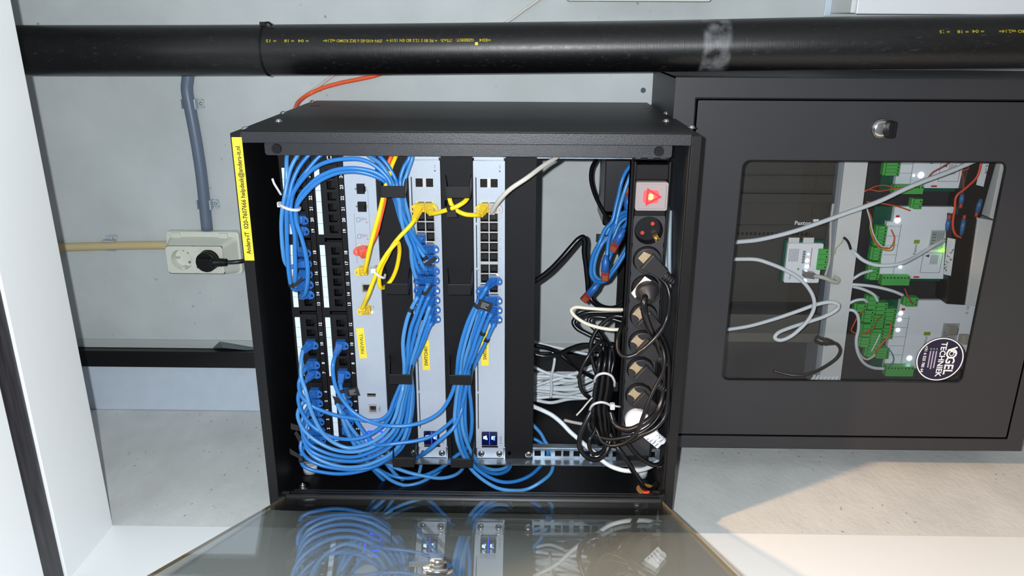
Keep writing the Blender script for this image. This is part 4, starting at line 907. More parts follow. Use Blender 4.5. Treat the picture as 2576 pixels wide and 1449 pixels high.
for i,s in enumerate(('1592,410,160 1575,431,156 1564,456,152 1556,491,150 1549,520,148 1540,556,144 1522,578,140 1508,610,134 1493,640 1487,668 1487,690 1493,703,136 1507,710 1524,706,146 1539,688,152 1559,660,158 1577,628,164 1590,600,170','1594,422,170 1584,445,166 1572,478,162 1562,510,160 1553,545,156 1545,575,152 1530,595,146 1513,615,140 1500,645 1494,675 1497,694,142 1512,704,148 1530,694,156 1550,665,164 1572,630,172 1588,600,180','1592,528,170 1578,532,166 1562,538,160 1545,552,154 1532,575,150 1520,600,148 1510,625,148','1592,540,180 1575,548,176 1560,560,172 1548,585,168 1540,615,166 1532,640,168')):
    cable(('blue cable forming the outer strand of the hanging coil behind the power strip','blue cable forming the inner strand of the hanging coil behind the power strip','short blue cable arching over the top of the hanging coil','short blue cable in the middle of the hanging coil')[i],s,BLUE2 if i%2 else BLUE,group='blue cables with red plugs',r=3.1,**({'tags':((1512,600,((1500,588),(1531,592),(1526,612),(1499,609)),(-.1,-1,0)),)} if i==2 else {}))
obj('grey_box',M().box(*(lambda a,z:(a[0],a[0]+72,a[1]-8,z[1],300,396))(P(1524,396,d=300),P(1520,534,d=300))),mat('black device case',(28,29,34),.4),label='black device case on the wall behind the power strip',cat='device',bev=2)
obj('mains_adapter',M().box(*(lambda a,z:(a[0],a[0]+40,a[1],z[1],290,396))(P(1517,541,d=290),P(1530,568,d=290))),RUB,label='small glossy black adapter below the black device case on the wall',cat='adapter',bev=3)
# --- white bundle crossing the bay
for i in range(15):
    y=943+i*4.6+random.uniform(-1.5,1.5); e=932+i*5.5+random.uniform(-6,6); dz=250+random.uniform(-16,30)
    s='1325,%.0f,%.0f 1345,%.0f,%.0f 1385,%.0f,%.0f 1430,%.0f,%.0f 1475,%.0f,%.0f 1510,%.0f,%.0f 1540,%.0f,%.0f'%(y-2,dz+10,y,dz,y+random.uniform(-5,8),dz,y+random.uniform(-6,10)+2,dz-10,(y+e)/2+random.uniform(-6,8)-6,dz-20,e-22,dz-10,e-60,dz)
    cable('white cable in the flat bundle crossing the open bay behind the black cords',s,WHC if i%3 else mat('grey white cable jacket',(198,206,210),.4),group='white cables of the flat bundle',r=3.2,name='white_cable',k=5,seg=8)
for l,s,r,m in (('thick white cable sweeping across the open bay and round the galvanised rail','1322,1010,60 1343,1023,70 1362,1031,74 1388,1044,70 1413,1064,62 1434,1086,54 1456,1105,46 1477,1124,34 1494,1138,22 1512,1156,14 1537,1173,8 1573,1184,4 1606,1183,10 1636,1174,24 1655,1160,40',3.5,WHC),
 ('thin white cable standing across the flat white bundle','1385,1000,225 1388,975,222 1386,950,218 1392,925,216 1395,900,218 1391,885,226',2.4,WHC),
 ('white cable slanting across the flat white bundle','1325,985,232 1345,972,228 1380,960,224 1420,948,224 1455,935,224 1485,922,228',2.6,WHC),
 ('white cable curving above the black strip in the open bay','1325,855,330 1350,862,326 1390,872,322 1430,880,318 1470,890,314 1510,894,310',2.8,WHC),
 ('white cable dipping from the blank panel into the flat bundle','1325,915,230 1345,924,226 1375,938,222 1410,945,222 1450,950,224',2.8,WHC),
 ('cream cable looping in front of the black cords','1573,779,60 1540,779,56 1515,778,56 1475,775,60 1447,773,64 1437,780,66 1443,792,62 1467,810,54 1499,822,46 1538,829,40 1565,828,44 1590,822,60',2.6,CREAM)):
    cable(l,s,m,r=r,group=None,name='white_cable')
for l,s,r in (('short white cord end standing in front of the dark side wall of the bay','1420,1057,120 1440,1062,112 1467,1067,100',2.6),):
    cable(l,s,GREYC,r=r,group=None,name='white_cable')
# pale cables at the bottom plate beside the strip
for l,s in (('grey cable running along the bottom plate beside the power strip, inner one','1680,520,80 1678,560,70 1674,600,64 1673,640,60 1676,680,58 1682,720,60'),('grey cable running along the bottom plate beside the power strip, outer one','1686,530,90 1685,570,80 1684,620,70 1684,680,62 1685,730,60')):
    cable(l,s,mat('blue grey cable jacket',(150,164,172),.4),r=3,group='grey cables on the bottom plate',name='grey_cable')
# --- black cords
KB=[('thick black cord coming down from behind the bar to the adapter on the wall','1508,375,250 1500,401,262 1489,424,270 1487,451,276 1494,482,280 1507,512,284 1524,542,284 1538,560,286',3.6),
('thick black cord from the blank panel looping down and behind the power strip','1322,718,120 1348,706,130 1380,683,140 1411,652,150 1438,621,156 1456,602,158 1467,597,160 1471,608,160 1470,632,160 1475,671,160 1479,711,162 1481,735,164 1490,757,160 1511,771,150 1538,776,140 1562,768,130 1580,750,126',4.4),
('black cord leaving the tangle straight towards the power strip','1590,782,90 1570,784,90 1515,785,92 1475,787,94 1452,797,96 1443,811,94 1451,825,90 1475,839,86 1499,850,82 1519,857,80 1535,880,78',3.6),
('black cord with a narrow loop under the cream cable','1590,818,70 1569,811,74 1538,802,78 1499,797,82 1484,800,84 1481,809,82 1490,822,78 1504,836,74 1515,852,72 1522,880,70',3.2),
('black cord crossing the narrow loop and dropping into the tied bundle','1588,800,60 1569,797,62 1546,795,64 1530,802,66 1511,819,66 1497,838,64 1486,868,60 1488,896,56 1495,923,52 1502,945,48 1508,990,40',3.4),
('black cord slanting from the blank panel down to the upper tie','1322,866,170 1345,869,165 1372,874,160 1403,886,150 1429,909,140 1459,931,120 1492,949,90 1515,965,70',3.6),
('black cord bowing up from the blank panel to the tangle','1322,884,130 1345,891,126 1372,896,124 1403,891,120 1435,877,112 1464,868,104 1491,869,96 1512,878,88 1522,905,70',3.6),
('thin glossy black cord bowing out left of the tied bundle','1515,856,50 1507,863,46 1492,878,40 1480,896,34 1465,923,30 1458,950,28 1461,976,28 1472,993,30 1486,1003,36 1500,1015,40',2.8),
('black cord forming the largest loop over the galvanised rail','1487,1035,6 1478,1052,2 1467,1075,-2 1458,1102,-6 1457,1122,-8 1467,1141,-8 1487,1155,-6 1507,1154,-2 1523,1140,4 1530,1127,8 1535,1105,14',3.6),
('black cord forming the small inner loop over the galvanised rail','1500,1075,10 1492,1093,4 1483,1105,0 1482,1123,-2 1489,1139,-4 1501,1142,-2 1512,1137,2 1523,1125,8 1528,1105,14',2.8),
('black cord running from the tangle to the orange tab','1535,1090,16 1545,1112,6 1555,1128,0 1570,1148,-4 1591,1182,-4 1609,1211,-2 1620,1228,2 1640,1232,12 1655,1215,24',3.8),
('black cord hooking round the corner of the power strip bracket','1570,1098,12 1582,1118,6 1597,1138,4 1618,1157,4 1645,1170,8 1662,1165,14 1672,1148,24 1676,1120,36',3.6),
('thin grey-black cord sweeping across the white plug','1656,855,2 1667,876,0 1672,907,-6 1667,939,-10 1654,963,-12 1638,995,-16 1626,1026,-20 1616,1052,-22 1607,1078,-22 1590,1100,-20 1564,1117,-16 1534,1121,-10 1516,1112,-4 1507,1098,2 1500,1080,8',2.8),
('black cord bowing widest along the bottom plate','1650,820,16 1673,864,14 1681,891,12 1684,923,10 1683,963,8 1680,1010,4 1671,1050,-2 1648,1077,-8 1609,1097,-8 1585,1110,-4 1560,1118,4',3.4),
('black cord following inside the widest bow','1655,890,24 1668,920,22 1674,950,20 1675,979,16 1672,1010,12 1657,1046,2 1638,1070,-4 1609,1089,-8 1573,1100,-8 1537,1105,-4 1501,1096,4 1483,1078,14 1480,1055,22',3.0),
('thick black cord from the white-labelled plug bending into the tangle','1625,742,-8 1621,756,-20 1620,780,-22 1626,805,-18 1636,830,-10 1652,860,2 1664,900,10 1670,950,14 1666,1000,10 1654,1034,2 1636,1053,-6 1609,1071,-10 1582,1081,-8 1555,1074,0 1543,1061,8 1535,1035,16',4.6),
('grey-black cord looping out over the front of the power strip','1660,700,14 1676,716,8 1684,743,2 1684,767,0 1678,798,-2 1665,828,-8 1649,849,-12 1634,864,-14 1618,878,-16 1602,890,-16 1578,898,-16 1562,893,-12 1554,878,-6 1554,852,2 1561,829,12 1572,800,30',3.0)]
for l,s,r in KB: cable(l,s,RUB,r=r,group='black cords in the open bay',name='black_cord')
# tied trunk of folded cords
for i in range(9):
    o=i*5.2; rr_=random.uniform
    s='%.0f,%.0f,%.0f %.0f,905,%.0f %.0f,945,%.0f %.0f,985,%.0f %.0f,1022,%.0f %.0f,1060,%.0f %.0f,1100,%.0f %.0f,1118,%.0f'%(1515+o+rr_(-14,14),868+rr_(-6,10),50+rr_(0,30),1507+o*.95+rr_(-3,3),44+(i%3)*9,1503+o*.9,36+(i%3)*9,1497+o*.95,32+(i%3)*9,1492+o*.9,28+(i%3)*9,1492+o*1.05+rr_(-4,4),28+(i%3)*9,1500+o+rr_(-6,6),30+(i%3)*8,1508+o*.9,40+(i%3)*9)
    cable('black cord folded into the tied upright bundle beside the power strip',s,RUB,group='black cords of the tied bundle',name='black_cord',r=3.5,seg=8,k=6)
for l,pts in (('white cable tie around the upper end of the black bundle','1496,962,36 1497,952,24 1505,943,16 1520,939,12 1536,944,14 1545,957,20 1546,972,34'),('white cable tie with visible head around the lower end of the black bundle','1484,1042,30 1485,1028,18 1494,1017,10 1510,1012,6 1524,1014,8 1537,1021,14')):
    L=fpath(pts); t=thing('cable_tie',tuple(L[3]),l,'cable tie'); obj('strap',M().tube(spl(L,6),1.9,8),NYL,t)
    if 'lower' in l:
        q=Vector(P(1541,1021,d=12)); obj('tie_head',M().box(q[0]-4,q[0]+3,q[1]-5,q[1]+4,6,14),NYL,t,bev=.8)
        obj('tie_tail',M().tube([tuple(q),P(1560,1023,d=16)],1.6,6),NYL,t)
cable('grey tie end sticking out below the upper tie','1490,1000,24 1478,1013,18 1464,1030,12 1450,1045,10',GREYC,r=1.3,group=None,name='tie_end')
# ================================================================ access-control cabinet
BX0,BX1,BV0,BV1,BD=606,1247,-58,566,188
t=thing('control_cabinet',(BX1,250,300),'large black steel wall cabinet with a glazed door and a round lock below the rack','cabinet'); bx=t
b=M().box(BX0,BX0+2,BV0,BV1,BD+1,DW).box(BX1-2,BX1,BV0,BV1,BD+1,DW).box(BX0,BX1,BV0,BV0+2,BD+1,DW).box(BX0,BX1,BV1-2,BV1,BD+1,DW).box(BX0+2,BX1-2,BV0+2,BV1-2,DW-6,DW-4)
obj('body',b,BOXM,t)
DU0,DU1,DV0,DV1=640.5,1217,-26,541
b=M().grid(BX0,BX1,BV0,BV1,BD,BD+2,[(DU0-2.4,DU1+2.4,DV0-2.4,DV1+2.4)])
obj('front_frame',b,BOXM,t,bev=.8)
b=M().box(DU0-8,DU1+8,DV0-8,DV0+10,BD+10,BD+12).box(DU0-8,DU1+8,DV1-10,DV1+8,BD+10,BD+12).box(DU0-8,DU0+10,DV0,DV1,BD+10,BD+12).box(DU1-10,DU1+8,DV0,DV1,BD+10,BD+12)
obj('seal',b,HOLE,t)
WU0,WU1,WV0,WV1=718,1121,65,437
n=48
def rrn(u0,u1,v0,v1,r): return rr(u0,u1,v0,v1,r,11)
dr2=obj('door',M().frame(rrn(DU0,DU1,DV0,DV1,2),rrn(WU0,WU1,WV0,WV1,12),BD,BD+2.5).frame(rrn(DU0,DU1,DV0,DV1,2),rrn(DU0+1.5,DU1-1.5,DV0+1.5,DV1-1.5,2),BD,BD+14),BOXM,t)
obj('window_seal',M().frame(rrn(WU0-.5,WU1+.5,WV0-.5,WV1+.5,12),rrn(WU0+1,WU1-1,WV0+1,WV1-1,11),BD-.6,BD+4),RUB,dr2)
obj('window_pane',M().rrect(WU0-4,WU1+4,WV0-4,WV1+4,12,BD+3,BD+4.5),GLS2,dr2,label='clear window')
q=P(2216,323,d=BD)
b=M().cyl((q[0],q[1],BD),(q[0],q[1],BD-3),15,14,36).dome((q[0],q[1],BD-3),(0,0,-1),12.5,3.5,28)
lk=obj('lock',b,CHROME,dr2,label='chrome lock rosette')
obj('lock_key',M().rrect(q[0]+5,q[0]+17,q[1]-12,q[1]+13,3,BD-16,BD-2).box(q[0]+8,q[0]+9.5,q[1]-10,q[1]+11,BD-17,BD-16).box(q[0]+13,q[0]+14.5,q[1]-10,q[1]+11,BD-17,BD-16),BPL,lk,bev=1,label='black plastic thumb piece')
# round sticker
c=(1078,395.5); vt=obj('round_sticker',M().prism(circ(c[0],c[1],39.5,56),BD+2.0,BD+2.6),NAVY,dr2,label='round navy sticker reading VOGEL TECHNIEK')
b=M().frame(circ(c[0],c[1],38.6,64),circ(c[0],c[1],36.8,64),BD+1.6,BD+2.0)
dn=BD+1.9; RD=(-.02,1,0); UPt=(1,.02,0)
b.text('V GEL',(c[0]+17.5,c[1]+2,dn),RD,UPt,21,bold=True,xs=.92).frame(circ(c[0]+17.5,c[1]-10.5,9,28),circ(c[0]+17.5,c[1]-10.5,6.2,28),BD+1.6,dn).frame(circ(c[0]+17.5,c[1]-10.5,4.2,24),circ(c[0]+17.5,c[1]-10.5,3,24),BD+1.6,dn)
b.text('TECHNIEK',(c[0]+2.5,c[1]+.5,dn),RD,UPt,13.5,bold=True,xs=.98)
for i,w_ in enumerate((31,33,30)):
    uu=c[0]-8-i*4.9; b.box(uu-1.1,uu+1.1,c[1]-15,c[1]-15+w_,BD+1.7,dn,1); b.tube([(uu+1,c[1]-20,dn),(uu-1.2,c[1]-18.6,dn),(uu+2.2,c[1]-16.8,dn)],.3,5)
b.text('+31 6 525 785 64',(c[0]-26,c[1],dn),RD,UPt,6.6,bold=True)
obj('lettering',b,[WPR,mat('lilac small print',(168,158,186),.6)],vt)
# --- contents
def hx(pts,d0,d1,m,name,par,**k):
    c_=[P(x,y,d=d0) for x,y in pts]; return obj(name,M().hexa([(a[0],a[1],d0) for a in c_],[(a[0],a[1],d1) for a in c_]),m,par,**k)
t=thing('power_supply_enclosure',(800,150,350),'large dark enclosure marked Paxton10, window reflections shaped as ridges, behind the cabinet window','enclosure')
b=M().box(652,925,30,355,352,396).box(652,925,118,121,348,352).box(652,925,150,166,344,352).box(652,925,208,212,349,352).box(895,898,30,235,350,352)  # crosswise ridges stand in for the pipe's reflection in the window
for i in range(24): b.box(720+i*7.6,724+i*7.6,222,227,351,353,1)
obj('case',b,[PSU,HOLE],t,bev=.8)
q=P(2023,561,d=350)
b=M().text('Paxton',(q[0]-2,q[1],350.5),(1,0,0),(0,-1,0),10.5,bold=True,align='c')
x1=max(v[0] for v in b.v); b.frame([(x1+1,q[1]-7),(x1+13,q[1]-7),(x1+13,q[1]+5),(x1+1,q[1]+5)],[(x1+1.3,q[1]-6.7),(x1+12.7,q[1]-6.7),(x1+12.7,q[1]+4.7),(x1+1.3,q[1]+4.7)],350,351).box(x1+1.3,x1+12.7,q[1]-6.7,q[1]+4.7,351,351.6)
b.text('10',(x1+7,q[1],350.4),(1,0,0),(0,-1,0),8.5,m=1,bold=True)
obj('logo_lettering',b,[WPR,INK],t)
obj('raised_panel',M().box(640,930,375,430,340,396),mat('grey brown panel',(92,90,84),.5),label='grey-brown strip plate inside the cabinet window beside the pale duct',cat='plate',bev=1)
for i,(s_) in enumerate(((1,),)): pass
# cable duct
t=thing('cable_duct',(950,280,330),'pale grey upright cable duct behind the cabinet window','cable duct')
a=P(2123,405,d=330); z=P(2182,405,d=330); a2=P(2058,958,d=330); z2=P(2110,960,d=330)
b=M().hexa([(a[0],20,330),(z[0],20,330),(z2[0]+3,520,330),(a2[0]+3,520,330)],[(a[0],20,396),(z[0],20,396),(z2[0]+3,520,396),(a2[0]+3,520,396)])
obj('duct_body',b,DUCT,t)
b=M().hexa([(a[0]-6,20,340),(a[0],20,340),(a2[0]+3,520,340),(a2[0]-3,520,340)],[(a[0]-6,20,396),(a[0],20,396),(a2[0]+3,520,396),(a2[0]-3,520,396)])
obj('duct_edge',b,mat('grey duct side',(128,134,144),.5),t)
# door controllers
def terms(par,u0,u1,v0,v1,n,d=356,alongv=True,holes=True,name='terminal_block'):
    b=M().box(u0,u1,v0,v1,d,d+16)
    if alongv: b.box(u0-3,u0,v0,v1,d+5,d+16)
    for i in range(n):
        if alongv: v=v0+(v1-v0)*(i+.5)/n; b.cyl((u1-3.2,v,d-.2),(u1-3.2,v,d+.4),1.5,seg=10,m=1).box(u0,u1,v+(v1-v0)/n/2-.25,v+(v1-v0)/n/2+.25,d-.3,d+.3,1)
        else: u=u0+(u1-u0)*(i+.5)/n; b.cyl((u,v0+3.4,d-.2),(u,v0+3.4,d+.4),1.5,seg=10,m=1)
    return obj(name,b,[GRN,HOLE],par,bev=.4)
def controller(u0,v0,w,h,label,lights,cut=0,extra=True):
    t=thing('door_controller',(u0+w/2,v0+h/2,390),label,'controller','door controllers')
    obj('circuit_board',M().box(u0-22,u0+w,v0-4,v0+h+8,376,379),PCB,t)
    poly=[(u0+10,v0-6),(u0+w,v0-6),(u0+w,v0+h),(u0,v0+h),(u0,v0+22),(u0+10,v0+22)]
    cv=obj('cover',M().prism(poly,366,376),CTL,t,bev=.6)
    b=M(); uc=u0+w*.45; vc=v0+h*.52
    b.box(u0+w*.42,u0+w*.5,vc-12,vc-5,365.7,366,1).text('Paxton',(u0+w*.455,vc+6,365.8),RT_,UP,7)
    b.box(u0+w*.64,u0+w*.84,vc-30,vc+6,365.7,366,2)
    for i in range(9): b.box(u0+w*.66+i*0,u0+w*.72,vc-26+i*2.8,vc-26+i*2.8+(1.2 if i%2 else .6),365.4,365.7,0)
    for i in range(4): b.box(u0+w*.74+i*3,u0+w*.74+i*3+.5,vc-26,vc+2,365.4,365.7,0)
    b.frame([(u0+w*.58,vc+12),(u0+w*.86,vc+12),(u0+w*.86,v0+h-12),(u0+w*.58,v0+h-12)],[(u0+w*.58+.5,vc+12.5),(u0+w*.86-.5,vc+12.5),(u0+w*.86-.5,v0+h-12.5),(u0+w*.58+.5,v0+h-12.5)],365.6,366,0)
    b.prism([(u0+w*.61,vc+18),(u0+w*.67,vc+15),(u0+w*.67,vc+21)],365.5,366,0)
    for i in range(6): b.box(u0+w*.70+i*2.4,u0+w*.70+i*2.4+.5,vc+16,min(vc+34,v0+h-14),365.5,366,0)
    for i in range(5): b.box(u0+w*.02,u0+w*.2,v0+30+i*(h-40)/5,v0+30.4+i*(h-40)/5,365.6,366,0)
    b.box(u0+w*.2,u0+w*.2+.5,v0+26,v0+h-8,365.6,366,0).text('CE',(u0+w*.9,v0+8,365.8),RT_,UP,6).text('\u267b',(u0+w*.9,v0+18,365.8),RT_,UP,5)
    b.box(u0+14,u0+20,v0+10,v0+14,365.3,366,3).box(u0+w*.5,u0+w*.58,v0+h-5,v0+h-2,365.3,366,3)
    obj('markings',b,[mat('dark grey print',(60,64,70),.6),mat('lime print',(140,160,50),.6),mat('grey paper',(170,178,180),.6),mat('red printed mark',(200,40,40),.6)],cv)
    for (x,y,r) in lights:
        q=P(x,y,d=364); obj('status_light',M().dome((q[0],q[1],366),(0,0,-1),r,1.5,16),LWHT,cv)
    return t
q=P(2225,522,d=366); z=P(2385,702,d=366)
t=controller(q[0]+9,q[1]+4,z[0]-q[0]-9,z[1]-q[1]-4,'white door controller in the middle of the cabinet window, green terminals on two sides',((2259,555,5.2),(2266,672,3)))
u0,v0=q[0]+9,q[1]+4; h=z[1]-v0
terms(t,u0-17,u0-2,v0+28,v0+66,6); terms(t,u0-20,u0-5,v0+68,v0+92,4); terms(t,u0-20,u0-4,v0+95,v0+h,5); terms(t,u0+38,u0+52,v0-22,v0-4,2); 
a=P(2217,692,d=358); e=P(2283,716,d=358); terms(t,a[0],e[0],a[1],e[1],8,alongv=False,d=352)
q=P(2244,760,d=366); z=P(2392,928,d=366)
t=controller(q[0]+6,q[1]+2,z[0]-q[0]+18,z[1]-q[1]-2,'white door controller behind the round navy sticker, with the crowded green terminals',((2267,789,4.2),(2264,805,3.8),(2260,831,3.8),(2289,902,5)))
u0,v0=q[0]+6,q[1]+2; h=z[1]-v0
for x0,y0,x1,y1,n in ((2226,776,2250,815,4),(2222,818,2244,852,4),(2206,760,2228,790,3),(2200,792,2224,825,5),(2192,828,2218,870,6),(2186,745,2206,778,3),(2178,782,2196,812,3),(2172,815,2192,846,3),(2166,848,2188,872,3),(2186,872,2210,900,3),(2208,876,2234,902,4),(2156,764,2176,784,2)):
    a=P(x0,y0,d=350); e=P(x1,y1,d=350); terms(t,a[0],e[0],a[1],e[1],n,d=346+random.uniform(0,6))
a=P(2229,920,d=350); e=P(2294,945,d=350); terms(t,a[0],e[0],a[1],e[1],8,alongv=False,d=346)
a=P(2281,748,d=352); e=P(2306,770,d=352); terms(t,a[0],e[0],a[1],e[1],2,d=350)
q=P(2262,400,d=366); z=P(2432,474,d=366)
t=controller(q[0],20,z[0]-q[0],z[1]-20,'white door controller cut off by the window edge nearest the drain pipe',((2318,441,5.4),(2300,442,1.8)))
a=P(2232,402,d=352); e=P(2260,442,d=352); terms(t,a[0],e[0],a[1]-20,e[1],8,d=350); a=P(2250,466,d=352); e=P(2320,488,d=352); terms(t,a[0],e[0],a[1],e[1],9,alongv=False,d=350)
# small reader module left of duct
q=P(1983,612,d=338); z=P(2062,712,d=338)
t=thing('network_module',(q[0]+25,q[1]+35,345),'small white network module with bright blue lights in front of the dark enclosure','module')
obj('circuit_board',M().box(q[0]-4,z[0]+2,q[1]-4,z[1]+1,346,350),PCB,t)
m_=obj('cover',M().rrect(q[0],z[0]-2,q[1],z[1],3,338,346),CTL,t,bev=.5)
b=M()
for i in range(7): b.box(q[0]+4+i*2.6,q[0]+4.6+i*2.6,q[1]+10,q[1]+34,337.7,338)
for i in range(8): b.box(q[0]+28,q[0]+33,q[1]+14+i*3,q[1]+15.6+i*3,337.7,338)
b.box(q[0]+43,q[0]+44,q[1]+8,q[1]+44,337.7,338,1).box(q[0]+22,q[0]+25,q[1]+46,q[1]+50,337.7,338,2).text('Paxton',(q[0]+10,q[1]+60,337.8),RT_,UP,5)
obj('markings',b,[MT['dark grey print'],MT['red printed mark'],MT['lime print']],m_)
for x,y,r in ((2031,656,3.4),(2030,671,3.8),(2025,707,3),(2034,640,1.4)):
    c_=P(x,y,d=337); obj('status_light',M().dome((c_[0],c_[1],338),(0,0,-1),r,1.5,16),LWHT,m_)
for x in (1985,2022):
    a=P(x,598,d=342); obj('tab',M().box(a[0],a[0]+19,a[1],a[1]+11,342,346),DUCT,t,bev=.4)
a=P(2060,626,d=336); e=P(2078,678,d=336); terms(t,a[0],e[0],a[1],e[1],4,d=334)
# batteries and white blocks
for l,pts,d0 in (('black backup battery near the window edge closest to the drain pipe',((2438,404),(2508,404),(2466,552),(2405,548)),352),('black backup battery with a handwritten white label, lower of the two',((2394,540),(2462,552),(2428,768),(2380,765)),350)):
    t=thing('backup_battery',P(2440,480 if d0==352 else 640,d=350),l,'battery','backup batteries')
    hx(pts,d0,392,BATT,'case',t,bev=1.5)
    if d0==352: lb_=hx(((2470,404),(2490,404),(2474,470),(2456,465)),d0-.8,d0,WPR,'paper_label',t)
    else: lb_=hx(((2384,598),(2404,602),(2392,694),(2374,690)),d0-.8,d0,WPR,'paper_label',t)
    q=P(2480,430,d=d0-1) if d0==352 else P(2388,655,d=d0-1)
    b=M()
    rs=random.Random(5 if d0==350 else 9)
    for i in range(8 if d0==350 else 5):
        o_=Vector((q[0]+rs.uniform(-4,4)-i*.35,q[1]+(i-3.5)*5.4,d0-1)); pp=[o_+Vector((rs.uniform(-3,3),rs.uniform(-2.4,2.4),0)) for _ in range(4)]
        b.tube(spl(pp,4),.45,5)
    obj('handwriting',b,INK,lb_)
obj('white_block',(lambda c_:M().hexa([(a[0],a[1],346) for a in c_],[(a[0],a[1],392) for a in c_]))([P(x,y,d=346) for x,y in ((2461,548),(2504,556),(2472,770),(2430,768))]),DUCT,label='pale grey block beside the lower backup battery in the cabinet window',cat='block',bev=1)
obj('white_block',(lambda c_:M().hexa([(a[0],a[1],348) for a in c_],[(a[0],a[1],392) for a in c_]))([P(x,y,d=348) for x,y in ((2520,404),(2536,410),(2508,556),(2490,548))]),DUCT,label='narrow pale grey block at the far edge of the cabinet window',cat='block',bev=1)
for x,y,x2,y2,l in ((2421,488,2418,512,'blue spade connector nearest the pale diagonal cable'),(2468,500,2458,534,'blue spade connector beside the narrow pale block'),(2387,552,2382,580,'blue spade connector at the edge of the middle controller'),(2425,552,2418,592,'blue spade connector where the orange wire ends')):
    a=Vector(P(x,y,d=346)); e=Vector(P(x2,y2,d=346)); t=thing('spade_connector',tuple(a),l,'connector','spade connectors')
    sg=1 if y2>y else -1; tipv=a if 'orange' in l or 'middle' in l else e
    oth=e if tipv is a else a; dd_=(tipv-oth).normalized()
    obj('sleeve',M().tube([a,a*.5+e*.5,e],[3.6,4.4,2.8] if tipv is a else [2.8,4.4,3.6],12),BSPD,t); obj('terminal',M().tube([tipv,tipv+dd_*8],[2.8,2.6],8),mat('red terminal',(196,70,60),.4),t)
# sockets plugs at right of lower controller
for x0,y0,l in ((2386,822,'clear plug at the edge of the round sticker'),(2422,846,'clear plug beside the far edge of the round sticker')):
    a=P(x0,y0,d=330); obj('network_plug',M().box(a[0],a[0]+17,a[1],a[1]+15,326,344),mat('smoky clear plastic',(150,146,132),.25),label=l,cat='plug',bev=1.5)
